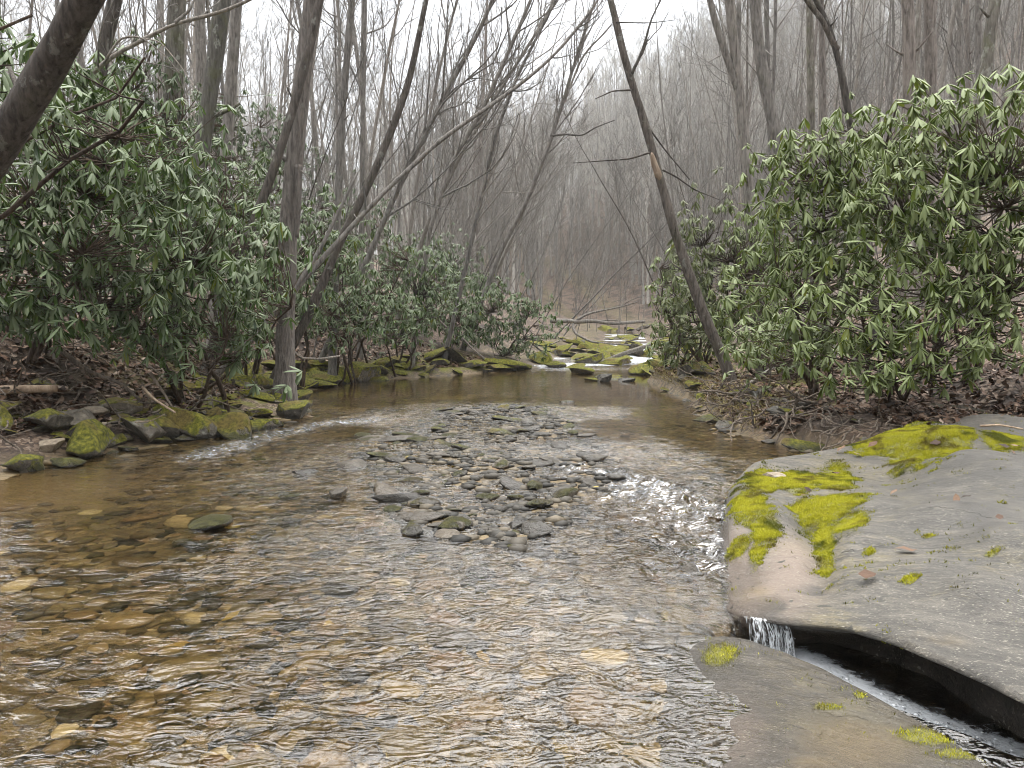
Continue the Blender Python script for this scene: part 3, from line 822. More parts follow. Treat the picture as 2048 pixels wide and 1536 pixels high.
# churned white water along the slot
g = Geo()
for k in range(700):
    t = rng.uniform(.12, 1.9); n = .09 + rng.normal(0, .045) + .03 * math.sin(t * 6)
    z = -(.15 + max(t - .16, 0) * .07) + rng.uniform(-.004, .010)
    xy = S0 + SD * t + SN * n
    s = rng.uniform(.002, .008)
    g.add(icoV * np.array([s * 1.5, s * 1.5, s * .7]) * (1 + .3 * rng.normal(0, 1, (len(icoV), 1)) * .5) + np.array([xy[0], xy[1], z]), None, icoT, rng.random() * 1.0)
link("foam", g.mesh("foam", M['fall']), kind="stuff", label="white foam running down the slot beside the boulder", cat="foam")

# ------------------------------------------------------------------ loose rocks
def ico_np(sub):
    bm = bmesh.new(); bmesh.ops.create_icosphere(bm, subdivisions=sub, radius=1)
    V = np.array([v.co for v in bm.verts]); T = np.array([[v.index for v in f.verts] for f in bm.faces]); bm.free()
    return V, T
def rock_shape(seed, sub, nplanes, lo, hi, flat, rough):
    rng = np.random.default_rng(seed)
    V, T = ico_np(sub)
    V = V * 1.08
    for _ in range(nplanes):
        n = norm(rng.normal(0, 1, 3) * np.array([1, 1, .8]))
        d = rng.uniform(lo, hi)
        e = V @ n - d
        V = V - np.where(e > 0, e, 0)[:, None] * n
    V = V + norm(V) * (fbm(V[:, 0] * 1.6 + seed, V[:, 1] * 1.6, V[:, 2] * 1.6, 4, seed=seed)[:, None] * rough)
    V = V - (V.max(0) + V.min(0)) / 2
    V = V / (V.max(0) - V.min(0)) * 2        # unit half-extents
    V = V * np.array([1, 1, 1.0])
    return V, T
def rock_mesh(name, seed, sub, nplanes, lo, hi, rough, mat, smooth=True):
    V, T = rock_shape(seed, sub, nplanes, lo, hi, 1, rough)
    return mesh_np(name, V, np.zeros((0, 4)), T, mat, smooth, None)
BLOCK = [rock_mesh("angular_rock", 100 + i, 4, 15, .38, .78, .09, M['rock']) for i in range(9)]
ROUND = [rock_mesh("rounded_rock", 200 + i, 4, 6, .72, .95, .14, M['rock']) for i in range(5)]
STONE = [rock_mesh("stone", 300 + i, 2, 9, .5, .85, .10, M['rock']) for i in range(10)]
COB = [rock_mesh("cobble", 400 + i, 2, 6, .7, .95, .10, M['cobble']) for i in range(8)]

def put_rock(name, me, loc, size, rot, moss, tone, warm, label, cat, group=None):
    o = link(name, me, None, label, cat, group, loc=loc)
    o.scale = tuple(size); o.rotation_euler = rot
    o.color = (moss, tone, warm, 1)
    return o

# (centre px, foot py, width px, height px, depth m or None, tilt deg, moss, tone, warm, kind, label)
HERO = [
    (30, 946, 85, 48, .40, -8, .95, .4, 0, 'B', "low mossy rock at the left edge of the water"),
    (125, 940, 80, 32, .35, 4, 1.0, .4, 0, 'R', "flat bright green mossy rock at the water's edge on left bank"),
    (152, 912, 125, 88, .75, -22, .95, .45, 0, 'B', "large block rock with green moss top beside two small round stones"),
    (178, 918, 52, 24, .2, 6, 0, .9, .75, 'B', "tan bare stone lying in front of the large mossy block"),
    (92, 900, 62, 26, .25, -6, 0, .8, .55, 'B', "tan flat stone left of the large mossy block"),
    (228, 892, 34, 32, .22, 0, 1.0, .4, 0, 'R', "small round bright green stone right of the large mossy block"),
    (212, 896, 28, 26, .2, 0, .95, .4, 0, 'R', "smaller round dark green stone beside the large mossy block"),
    (205, 862, 30, 24, .2, 14, 0, .95, .6, 'B', "pale small stone wedged above the mossy block"),
    (268, 886, 105, 70, .6, 18, .5, .3, .2, 'B', "dark brown tilted rock between two mossy rocks"),
    (300, 878, 120, 62, .7, 10, .85, .35, 0, 'B', "moss-topped wedge rock overhanging the water"),
    (360, 880, 160, 84, .7, 27, .85, .35, 0, 'B', "biggest slanting mossy slab rock on the left bank"),
    (455, 880, 120, 72, .65, 28, .9, .35, 0, 'B', "slanting green rock sloping down into the riffle"),
    (520, 866, 92, 36, .5, 6, .8, .25, 0, 'B', "low dark rock with moss fringe at the riffle"),
    (580, 838, 82, 44, .55, -8, .75, .22, 0, 'B', "dark wet rock jutting from left bank beside the riffle"),
    (228, 828, 92, 40, .5, 6, .55, .5, .3, 'R', "smooth oval brown rock lying below the leaf litter"),
    (132, 858, 86, 50, .5, -4, .25, .75, 0, 'R', "smooth blue-grey rounded rock behind the mossy block"),
    (183, 832, 58, 22, .3, 8, .05, .85, .5, 'R', "thin pale tan stone resting on grey rock"),
    (75, 868, 100, 62, .6, -14, .6, .35, 0, 'B', "dark mossy rock behind the left water edge"),
    (60, 812, 90, 50, .6, 8, .55, .3, .1, 'B', "dark rock under the pale broken log"),
    (505, 786, 86, 46, .6, 6, .75, .4, .2, 'R', "brown and green rounded rock left of the big trunk base"),
    (500, 750, 70, 40, .6, -6, .7, .4, .2, 'B', "mossy rock under the leaning pole's foot"),
    (562, 806, 60, 34, .5, 6, .7, .35, 0, 'R', "mossy rock just below the big trunk base"),
    (640, 772, 84, 34, .8, 18, .9, .5, .1, 'B', "yellow-green mossy ledge rock right of the big trunk"),
    (712, 765, 110, 58, 1.1, 24, 1.0, .5, .1, 'B', "tall yellow-moss outcrop rock at the pool's left shore"),
    (680, 768, 60, 44, .7, 24, .95, .45, .1, 'B', "narrow mossy wedge rock leaning on the outcrop"),
    (1210, 766, 34, 26, .35, 0, .1, .12, 0, 'B', "black pointed rock standing at the head of the pool"),
    (1165, 750, 62, 20, .7, 6, .9, .4, .3, 'B', "mossy rock in the rapids left of the black pointed rock"),
    (1112, 738, 52, 22, .7, 4, .7, .25, .1, 'B', "dark mossy rock at the left of the rapids"),
    (1172, 723, 50, 12, .6, 0, .3, .12, 0, 'B', "flat black rock midstream in the rapids"),
    (1085, 728, 70, 34, 1.0, 14, .9, .4, .3, 'B', "golden mossy rock where the left bank meets the rapids"),
    (1285, 752, 60, 30, .7, -4, .85, .5, .4, 'R', "rounded olive rock at right of rapids"),
    (1345, 748, 120, 36, 1.3, 6, 1.0, .5, .5, 'B', "broad golden mossy ledge at the right of the rapids"),
    (1232, 732, 84, 22, 1.1, 2, .9, .45, .4, 'B', "long low mossy rock in mid rapids"),
    (1395, 756, 90, 40, 1.2, -6, .6, .3, .1, 'B', "dark mossy rock below the right bank shrubs"),
    (1255, 766, 40, 14, .4, 0, .2, .15, 0, 'B', "low dark stone right of the black pointed rock"),
    (1183, 765, 34, 12, .4, 0, .9, .3, 0, 'R', "small green stone left of the black pointed rock"),
    (822, 1080, 52, 34, .25, 0, .4, .2, 0, 'B', "dark upright stone at the near end of the gravel bar"),
    (912, 1062, 44, 24, .2, 0, .1, .8, .4, 'R', "mottled pale stone at the near end of the gravel bar"),
    (893, 1078, 58, 18, .2, 0, 0, .95, .8, 'R', "flat cream stone beside the mottled pale stone"),
    (1038, 1060, 52, 20, .2, 10, .1, .2, 0, 'B', "dark tilted slate piece standing off the gravel bar"),
    (672, 1000, 48, 26, .22, -14, .1, .7, .3, 'B', "pale tilted stone left of the gravel bar"),
    (515, 1086, 52, 14, .2, 0, 0, .6, .3, 'B', "flat grey stone barely breaking the water on the left"),
    (607, 952, 60, 14, .25, 0, .1, .2, 0, 'B', "thin dark stone alone in the left water"),
    (575, 1000, 52, 12, .22, 0, .4, .25, 0, 'B', "thin dark stone at the left end of the gravel bar"),
    (1070, 982, 38, 24, .22, 0, 1.0, .3, 0, 'R', "round stone with lime green moss on the gravel bar"),
    (1078, 1018, 40, 24, .22, 0, .7, .3, 0, 'R', "round dark mossy stone low on the gravel bar"),
    (782, 1030, 44, 20, .22, 0, .7, .3, 0, 'R', "mossy stone at the lower left of the gravel bar"),
    (1385, 1152, 48, 30, .18, 0, 0, .35, .6, 'R', "dark red-brown stone in the right-hand rapid"),
    (1305, 1222, 46, 24, .16, 0, 0, .6, 1.0, 'R', "orange stone awash above the chute"),
    (1552, 962, 48, 18, .18, 4, 0, .9, .5, 'R', "pale pinkish stone lying on the slab's moss"),
    (1695, 918, 18, 8, .08, 0, 0, 1.0, .2, 'R', "small white stone at the slab's waterline"),
    (1135, 808, 36, 8, .3, 0, .2, .15, 0, 'B', "flat dark stone breaking the calm pool"),
]
rngr = np.random.default_rng(12)
for i, (px, py, w, h, dep, tilt, moss, tone, warm, kd, lab) in enumerate(HERO):
    # stand it on the water or on the bank where the photograph shows its foot
    zf = 0.0
    for _ in range(6):
        p = at_h(px, py, zf)
        zf = .6 * zf + .4 * max(gz1(p[0], p[1]) if not ("slab's" in lab) else (.14 if 'moss' in lab else .02), float(wbase(p[1])) - .03)
    d = p[1]
    sw, sh = .9 * w * d / FPX / 2, .9 * h * d / FPX / 2
    me = (BLOCK if kd == 'B' or i % 2 else ROUND)[i % (9 if kd == 'B' or i % 2 else 5)]
    put_rock("rock" if sw > .16 else "river_stone", me, (p[0], p[1] + dep * .3, zf + sh * .62), (sw * .98, dep * .5, sh * 1.05), (rngr.uniform(-.08, .08), math.radians(tilt) * .8, rngr.uniform(-.25, .25)),
             moss, tone * .85, warm, lab, "rock" if sw > .16 else "stone")

# fill rocks along both shores
def shore_rocks(n, yr, side, srange, size, moss, label, group, seed, zoff=0.0, tone=(.05, .45)):
    rng = np.random.default_rng(seed)
    for k in range(n):
        y = rng.uniform(*yr); s = rng.uniform(*srange)
        x = xl(y) - s if side < 0 else xr(y) + s
        sz = size[0] * (size[1] / size[0]) ** rng.random()
        z = max(gz1(x, y), float(wbase(y)) - .05)
        me = BLOCK[rng.integers(0, 9)]
        put_rock("bank_rock", me, (x, y, z + sz * .12 + zoff), (sz * rng.uniform(.8, 1.3), sz * rng.uniform(.7, 1.1), sz * rng.uniform(.2, .45)),
                 (rng.normal(0, .2), rng.normal(.12 * -side, .25), rng.uniform(0, 6.28)), rng.uniform(*moss), rng.uniform(*tone), rng.uniform(0, .45) ** 2, label, "rock", group)
shore_rocks(150, (7.0, 13.8), -1, (-.12, 1.35), (.07, .24), (.25, 1.0), "mossy rock in the jumble along the near left bank", "rocks along the near left bank", 31)
shore_rocks(78, (13.3, 22.5), -1, (-.2, 1.7), (.15, .5), (.55, 1.0), "moss-covered ledge rock along the far left shore of the pool", "ledge rocks along the pool's left shore", 32)
shore_rocks(30, (21.5, 34), -1, (-1.6, 1.5), (.2, .6), (.5, 1.0), "mossy boulder in or beside the far rapids", "boulders of the far rapids", 33)
shore_rocks(34, (18.6, 34), 1, (-1.8, 1.2), (.2, .6), (.5, 1.0), "mossy boulder in or beside the far rapids", "boulders of the far rapids", 34)
shore_rocks(16, (13.5, 19), 1, (-.1, .6), (.08, .25), (.1, .7), "small dark rock along the right bank's foot", "small rocks at the right bank's foot", 35)
shore_rocks(26, (34, 55), 1, (-2.2, .8), (.2, .5), (.3, .9), "small distant rock far up the stream", "rocks far up the stream", 36)

shore_rocks(34, (8.0, 13.5), 1, (-.1, .9), (.08, .26), (.1, .8), "low dark rock along the cut foot of the near right bank", "rocks at the near right bank's foot", 37, tone=(.05, .35))
_p = at_h(1716, 892, .06)
put_rock("rock_shelf", BLOCK[3], (_p[0], _p[1], .03), (.36, .62, .13), (0, .06, .15), .45, .5, .5, "low flat rock shelf between the pool and the slab's mossy step", "rock")

# the gravel bar: 270 stones of their own, the smaller ones between as one mass
rng = np.random.default_rng(51)
cand = []
while len(cand) < 1500:
    x, y = rng.uniform(-2.6, 1.6), 5.0 + 8.0 * rng.random() ** .9
    b = float(bar_mask(np.array([x]), np.array([y]))[0])
    if rng.random() < b ** 1.5 or (rng.random() < (.035 if x < -.3 else .012) and y < 9):
        cand.append((x, y))
big, placed = [], []
for x, y in cand:
    s = .035 + .125 * rng.random() ** 2.8
    if all((x - a) ** 2 + (y - b2) ** 2 > (.72 * (s + c)) ** 2 for a, b2, c in placed[-400:]):
        placed.append((x, y, s))
        if len(big) < 260: big.append((x, y, s))
for x, y, s in big:
    z = max(gz1(x, y), float(wbase(y)) - .028)
    mossy = rng.random() < .42
    put_rock("river_stone", STONE[rng.integers(0, 10)], (x, y, z + s * .16), (s * rng.uniform(1.0, 1.6), s * rng.uniform(.7, 1.1), s * rng.uniform(.18, .42)),
             (rng.normal(0, .12), rng.normal(0, .14), rng.uniform(0, 6.28)), rng.uniform(.4, .8) if mossy else rng.uniform(0, .25), rng.choice([rng.uniform(.0, .25), rng.uniform(.2, .6)], p=[.72, .28]), rng.uniform(.2, .85), "flat grey-brown stone among the many of the midstream gravel bar", "stone", "stones of the gravel bar")
def scatter_rocks(pts, meshes_np, rng, zf, flat=(.3, .6)):
    g = Geo()
    P = np.array([(a, b2) for a, b2, _ in pts]); Z = zf(P)
    for (x, y, s), z in zip(pts, Z):
        V, T = meshes_np[rng.integers(0, len(meshes_np))]
        a = rng.uniform(0, 6.28); c, sn = math.cos(a), math.sin(a)
        U = V * np.array([s * rng.uniform(.9, 1.35), s * rng.uniform(.7, 1.05), s * rng.uniform(*flat)])
        U = U @ np.array([[c, -sn, 0], [sn, c, 0], [0, 0, 1]]) + np.array([x, y, z + s * .08])
        g.add(U, None, T, rng.random())
    return g
LOWST = [rock_shape(500 + i, 1, 6, .6, .95, 1, .1) for i in range(8)]
rest = [(x + rng.normal(0, .05), y + rng.normal(0, .05), .025 + .045 * rng.random()) for x, y in cand + cand[:400]]
gg = scatter_rocks(rest, LOWST, rng, lambda P: np.maximum(ground_z(P[:, 0], P[:, 1]), wbase(P[:, 1]) - .035))
M['barstone'] = mat_random("bar_gravel", [(0, (.012, .011, .008)), (.4, (.032, .028, .021)), (.75, (.06, .051, .037)), (1, (.13, .105, .07))], .6, .35, 40)
link("gravel", gg.mesh("gravel", M['barstone']), kind="stuff", label="small wet gravel between the stones of the bar", cat="gravel")

# cobbles lying on the bed under the water: parts of the ground
cob, tries = [], 0
rng = np.random.default_rng(61)
def bedz(P): return ground_z(P[:, 0], P[:, 1])
while len(cob) < 300:
    y = 1.9 + 4.4 * rng.random() ** .8; x = rng.uniform(-.75, .62) * y * .95
    tries += 1
    if tries > 20000: break
    s = .05 + .10 * rng.random() ** 2
    if x > .95 and y < 5 or float(bar_mask(np.array([x]), np.array([y]))[0]) > .2: continue
    if all((x - a) ** 2 + (y - b2) ** 2 > (.8 * (s + c)) ** 2 for a, b2, c in cob): cob.append((x, y, s))
Z = bedz(np.array([(a, b2) for a, b2, _ in cob]))
for (x, y, s), z in zip(cob, Z):
    o = link("cobble", COB[rng.integers(0, 8)], ground, loc=(x, y, z + s * .10))
    o.scale = (s * rng.uniform(.9, 1.4), s * rng.uniform(.7, 1.05), s * rng.uniform(.25, .5))
    o.rotation_euler = (rng.normal(0, .12), rng.normal(0, .12), rng.uniform(0, 6.28))
small = []
for _ in range(5200):
    y = 1.6 + 11 * rng.random() ** 1.3; x = rng.uniform(-.78, .6) * max(y, 2.5)
    if x < xl(y) + .1 or x > xr(y) - .1: continue
    if x > .95 and y < 5 or float(bar_mask(np.array([x]), np.array([y]))[0]) > .35: continue
    sd = np.exp(-(((x + 4.3) / 1.0) ** 2 + ((y - 6.6) / .8) ** 2))
    if rng.random() < sd * 1.3 or vnoise(x * .9, y * .9, 0, 91) > .42: continue
    small.append((x, y, .022 + .06 * rng.random() ** 1.6 * (1 + y * .03)))
gg = scatter_rocks(small, LOWST, rng, bedz, (.25, .5))
o = link("pebbles", gg.mesh("pebbles", M['cobble']), ground, kind="stuff")

# ------------------------------------------------------------------ rhododendrons
def leaf_np(L=1.0, W=.27, droop=.25, fold=.10, seg=4):
    """long leathery leaf along +x, folded on its midrib, curling down: (V, Q, T)"""
    t = np.linspace(0, 1, seg + 1)
    wd = W * .5 * np.sin(np.pi * np.clip(t * .93 + .035, 0, 1)) ** .75 * (.75 + .5 * t)
    wd[0] = W * .05; wd[-1] = W * .10
    x = L * (t - .08 * t * t); z = -droop * L * t ** 2
    V = []
    for k in range(seg + 1):
        V += [(x[k], wd[k], z[k] - fold * wd[k] * 1.6), (x[k], 0, z[k]), (x[k], -wd[k], z[k] - fold * wd[k] * 1.6)]
    Q = []
    for k in range(seg):
        a = k * 3
        Q += [(a, a + 1, a + 4, a + 3), (a + 1, a + 2, a + 5, a + 4)]
    Q = np.array(Q)[:, ::-1]
    return np.array(V), Q
LEAVES = [leaf_np(1, w, d, f) for w, d, f in ((.24, .20, .35), (.22, .32, .5), (.26, .14, .25), (.21, .42, .6))]
LEAF3 = [leaf_np(1, w, d, f, 2) for w, d, f in ((.27, .20, .35), (.25, .32, .5), (.30, .14, .25), (.24, .42, .6))]

def leaf_frames(rng, tips, axes, nleaf, leng, droop):
    """rotation matrices (N,3,3), origins, lengths for whorls of drooping leaves around each tip"""
    O, X, L, W = [], [], [], []
    for i, (p, ax) in enumerate(zip(tips, axes)):
        n = rng.integers(nleaf[0], nleaf[1] + 1)
        a0 = rng.uniform(0, 6.28)
        u = np.cross(ax, [.3, .2, .9]); u = u / np.linalg.norm(u); v = np.cross(ax, u)
        dr = droop + rng.normal(0, .13)
        l0 = leng * rng.choice([.6, .8, .95, 1.05, 1.2, 1.3])
        if rng.random() < .15: dr -= .5
        for k in range(n):
            if rng.random() < .08: continue
            a = a0 + k * 6.283 / n + rng.normal(0, .22)
            e = dr + rng.normal(0, .16)                       # radians below the plane of the whorl
            d = math.cos(e) * (math.cos(a) * u + math.sin(a) * v) - math.sin(e) * ax + np.array([0, 0, -.22])
            O.append(p + ax * rng.uniform(-.03, .02)); X.append(d); L.append(l0 * rng.uniform(.75, 1.15)); W.append(i)
    O, X, L = np.array(O), norm(np.array(X)), np.array(L)
    up = np.array([[0, 0, 1.0]]) + rng.normal(0, .18, X.shape)
    Y = norm(np.cross(up, X)); Z = np.cross(X, Y)
    return O, np.stack([X, Y, Z], -1), L, np.array(W)

def bake_leaves(rng, O, Rm, L, lib, rnd=None, yel=None):
    g = Geo(); ye = []
    kind = rng.integers(0, len(lib), len(O))
    for k, (V, Q) in enumerate(lib):
        s = np.where(kind == k)[0]
        if not len(s): continue
        W = np.einsum('nij,vj->nvi', Rm[s], V) * L[s][:, None, None] + O[s][:, None, :]
        QQ = (Q[None] + (np.arange(len(s)) * len(V))[:, None, None]).reshape(-1, 4)
        r = rng.random(len(s)) if rnd is None else rnd[s]
        g.add(W.reshape(-1, 3), QQ, None, np.repeat(r, len(V)))
        ye.append(np.repeat(np.zeros(len(s)) if yel is None else yel[s], len(V)))
    return g, np.concatenate(ye)

LEAF_ME = {}
def leaf_meshes(mkey):
    if mkey not in LEAF_ME:
        LEAF_ME[mkey] = [mesh_np("leaf", V, Q, np.zeros((0, 3)), M[mkey], True, dict(rnd=np.zeros(len(V)))) for V, Q in LEAVES]
    return LEAF_ME[mkey]

def shrub(name, label, base, lobes, seed, mkey='leaf', leng=.17, spacing=.19, singles=0, group=None, nleaf=(6, 10), droop=.55, lib=LEAVES, inner=.5, stems=5, yel_whorl=.03, front_only=True):
    """lobes: (centre xyz, radii xyz). Whorl tips over the lobes, crooked stems from the base to them."""
    rng = np.random.default_rng(seed)
    base = np.array(base, float)
    tips, axes = [], []
    for c, r in lobes:
        c, r = np.array(c, float), np.array(r, float)
        area = 4 * np.pi * ((r[0] * r[1]) ** 1.6 / 3 + (r[0] * r[2]) ** 1.6 / 3 + (r[1] * r[2]) ** 1.6 / 3) ** (1 / 1.6)
        n = int(area / spacing ** 2 * .75)
        d = norm(rng.normal(0, 1, (n, 3)))
        if front_only:                      # thin out only the side buried in the hill
            keep = (d[:, 1] < .55) | (rng.random(n) < .3)
            d = d[keep]
        d = d[(d[:, 2] > -.75) | (rng.random(len(d)) < .3)]
        n = len(d)
        rad = 1 + fbm(d[:, 0] * 2 + c[0], d[:, 1] * 2 + c[1], d[:, 2] * 2 + c[2], 3, seed=seed) * .8
        sh = np.where(rng.random(n) < inner, rng.uniform(.45, .95, n), rng.uniform(.90, 1.10, n))
        sh = np.where(rng.random(n) < .07, rng.uniform(1.1, 1.38, n), sh)
        p = c + d * r * (rad * sh)[:, None]
        tips.append(p); axes.append(norm(d * .75 + np.array([0, 0, .75]) + rng.normal(0, .3, (n, 3))))
    tips, axes = np.concatenate(tips), np.concatenate(axes)
    # keep out of the ground
    ok = tips[:, 2] > ground_z(tips[:, 0], tips[:, 1]) + .12
    gap = fbm(tips[:, 0] * 1.5, tips[:, 1] * 1.5, tips[:, 2] * 1.5, 2, seed=seed + 5) > -.42
    tips, axes = tips[ok & gap], axes[ok & gap]
    root = link(name, None, None, label, "shrub", group, loc=base)
    rel = lambda P: P - base
    # stems
    nodes = []
    allc = np.array([c for c, _ in lobes], float)
    for k in range(stems):
        tgt = allc[k % len(allc)] + rng.normal(0, .35, 3) * np.array(lobes[k % len(lobes)][1])
        b0 = base + np.array([rng.normal(0, .22), rng.normal(0, .22), -.15])
        n = 9; t = np.linspace(0, 1, n)[:, None]
        P = b0 + (tgt - b0) * t + np.cumsum(rng.normal(0, .055, (n, 3)), 0) * np.linalg.norm(tgt - b0) * .5
        P[:, 2] += .15 * np.sin(t[:, 0] * np.pi) * np.linalg.norm(tgt - b0) * rng.uniform(-.3, .6)
        R = np.linspace(.032, .011, n) * rng.uniform(.8, 1.3)
        V, Q, T = tubes(rel(P), R, 7)
        link("stem", Geo().add(V, Q, T).mesh("stem", M['stem']), root)
        nodes.append(P[2:])
    nodes = np.concatenate(nodes)
    # twigs out to every second tip
    d2 = ((tips[:, None, :] - nodes[None]) ** 2).sum(-1) + 1.2 * np.maximum(0, nodes[None, :, 2] - tips[:, None, 2] + .1)
    nn = nodes[d2.argmin(1)]
    sel = rng.random(len(tips)) < .6
    a, b = nn[sel], tips[sel]
    n = 6; t = np.linspace(0, 1, n)[None, :, None]
    P = a[:, None] + (b - a)[:, None] * t
    ln = np.linalg.norm(b - a, axis=1)[:, None, None]
    P = P + np.sin(t * np.pi) * (rng.normal(0, .10, (len(a), 1, 3)) + np.array([0, 0, -.08])) * ln + rng.normal(0, .02, P.shape) * ln * (t > 0) * (t < 1)
    R = np.linspace(.0095, .0032, n)[None] * np.ones((len(a), 1))
    V, Q, T = tubes(rel(P.reshape(-1, 3)).reshape(P.shape), R, 4)
    link("twigs", Geo().add(V, Q, T).mesh("twigs", M['stem']), root, kind="stuff")
    # leaves
    O, Rm, L, W = leaf_frames(rng, tips, axes, nleaf, leng, droop)
    wr, wy = rng.random(len(tips)), (rng.random(len(tips)) < yel_whorl).astype(float)
    rnd = np.clip(wr[W] * .7 + rng.random(len(W)) * .3, 0, .999)
    yel = wy[W] * rng.uniform(.4, 1, len(W))
    # leaves nearest the path of the viewer stand singly
    dist = np.linalg.norm(O - np.array([0, 0, CAMH]), axis=1) - .25 * rng.random(len(O))
    single = np.zeros(len(O), bool)
    if singles:
        outer = np.argsort(dist)[:singles * 3]
        single[rng.choice(outer, min(singles, len(outer)), replace=False)] = True
        LM = leaf_meshes(mkey)
        for i in np.where(single)[0]:
            o = link("leaf", LM[rng.integers(0, 4)], root)
            M4 = Matrix.Identity(4)
            for r_ in range(3):
                for c_ in range(3): M4[r_][c_] = Rm[i, r_, c_] * L[i]
                M4[r_][3] = O[i, r_] - base[r_]
            o.matrix_local = M4
    r = ~single
    g, ye = bake_leaves(rng, rel(O[r]), Rm[r], L[r], lib, rnd[r], yel[r])
    link("foliage", g.mesh("foliage", M[mkey], True, dict(yel=ye)), root, kind="stuff")
    return root

def lobe(px, py, d, wpx, hpx, dep=None):
    c = at_d(px, py, d); k = d / FPX / 2
    return (c, (wpx * k * 1.12, dep if dep else wpx * k * .8, hpx * k * 1.12))
def gbase(px, d):
    x = at_d(px, 640, d)[0]
    return (x, d, gz1(x, d))

shrub("rhododendron", "dark green rhododendron filling the left edge below the leaning dark trunk", gbase(40, 9.6),
      [lobe(60, 300, 8.9, 260, 260), lobe(150, 430, 8.6, 340, 280), lobe(30, 520, 8.4, 240, 200), lobe(250, 340, 9.3, 260, 240), lobe(180, 200, 9.8, 220, 200), lobe(90, 620, 8.5, 220, 110)], 1, singles=300, leng=.165, spacing=.16)
shrub("rhododendron", "big rhododendron hanging over the rocky left bank with drooping leaf whorls", gbase(380, 10.9),
      [lobe(330, 490, 10.0, 320, 260), lobe(420, 560, 10.2, 260, 260), lobe(300, 620, 9.6, 280, 160), lobe(440, 640, 10.0, 180, 150), lobe(230, 560, 9.2, 240, 150), lobe(355, 690, 9.6, 130, 130), lobe(200, 670, 8.9, 170, 90), lobe(470, 690, 10.4, 120, 90)], 2, singles=300, leng=.16, spacing=.175)
shrub("rhododendron", "rhododendron behind the bank shrubs, at the foot of the thick grey-green trunk", gbase(360, 12.6),
      [lobe(340, 420, 12.0, 240, 200), lobe(420, 480, 12.0, 220, 220), lobe(250, 300, 11.4, 200, 200), lobe(490, 600, 11.8, 140, 180)], 13, leng=.16, spacing=.18, lib=LEAF3)
shrub("rhododendron", "near rhododendron sprig in the top left corner behind the leaning trunk", gbase(-520, 7.4),
      [lobe(30, 100, 6.6, 160, 120), lobe(-60, 180, 6.8, 260, 260), lobe(90, 210, 7.0, 110, 110)], 3, singles=140, leng=.17, spacing=.18, stems=4)
shrub("rhododendron", "tall dark rhododendron behind the leaf wall, between two grey trunks", gbase(270, 14.5),
      [lobe(250, 200, 14, 190, 190), lobe(290, 290, 13.6, 170, 200), lobe(200, 270, 13.4, 150, 220)], 4, 'leaf_dark', leng=.155, spacing=.175, lib=LEAF3)
shrub("rhododendron", "rhododendron between the lichened trunk and the dark leaning trunk", gbase(480, 14.5),
      [lobe(430, 400, 14, 180, 190), lobe(490, 460, 13.6, 170, 200), lobe(540, 540, 13.2, 140, 200)], 5, leng=.155, spacing=.175, lib=LEAF3, yel_whorl=.1)
shrub("rhododendron", "rhododendron with yellowing leaves behind the big split trunk", gbase(600, 15.5),
      [lobe(620, 500, 15, 140, 180), lobe(560, 600, 14.2, 140, 160), lobe(510, 390, 16.5, 120, 150)], 6, leng=.155, spacing=.175, lib=LEAF3, yel_whorl=.12)
shrub("rhododendron", "dark rhododendron high on the slope left of the split trunk", gbase(490, 20),
      [lobe(490, 290, 19.5, 150, 150), lobe(550, 330, 19.5, 130, 170), lobe(420, 250, 19, 120, 120)], 7, 'leaf_dark', leng=.155, spacing=.20, lib=LEAF3)
shrub("rhododendron", "mid-bank rhododendron right of the split trunk over red leaf litter", gbase(720, 18.5),
      [lobe(690, 590, 17.8, 130, 150), lobe(760, 620, 18, 150, 130), lobe(740, 520, 19, 150, 120)], 8, leng=.155, spacing=.175, lib=LEAF3)
shrub("rhododendron", "yellowish rhododendron hanging over the pool's left shore", gbase(830, 20),
      [lobe(820, 600, 19.5, 130, 150), lobe(800, 660, 19, 120, 80), lobe(860, 560, 20, 110, 120)], 9, leng=.155, spacing=.175, lib=LEAF3, yel_whorl=.2)
shrub("rhododendron", "dense rounded rhododendron nearest the rapids on the left shore", gbase(1010, 23.5),
      [lobe(1000, 640, 22.6, 140, 130), lobe(1060, 650, 22.8, 110, 110), lobe(950, 660, 22.4, 110, 100)], 10, leng=.155, spacing=.175, lib=LEAF3)
shrub("rhododendron", "bluish green rhododendron higher up behind the pool's left shore", gbase(880, 27),
      [lobe(870, 520, 26, 150, 110), lobe(910, 560, 26, 120, 90), lobe(800, 540, 25.5, 120, 90)], 11, 'leaf_dark', leng=.155, spacing=.20, lib=LEAF3)
shrub("rhododendron", "sparse rhododendron climbing the slope behind the leaning pole", gbase(660, 23),
      [lobe(650, 440, 22, 150, 140), lobe(720, 450, 23, 130, 110)], 12, 'leaf_dark', leng=.155, spacing=.20, lib=LEAF3)
shrub("rhododendron", "rhododendron filling the bank between the leaning trunk's foot and the pool", gbase(690, 17.5),
      [lobe(660, 560, 16.8, 150, 170), lobe(720, 640, 16.8, 130, 90), lobe(640, 640, 16, 110, 90)], 14, leng=.155, spacing=.175, lib=LEAF3)
shrub("rhododendron", "low rhododendron among the arching trees' feet on the left shore", gbase(910, 24),
      [lobe(900, 620, 23, 130, 120), lobe(940, 590, 23.5, 120, 110), lobe(860, 640, 22, 100, 90)], 15, leng=.155, spacing=.175, lib=LEAF3, yel_whorl=.08)
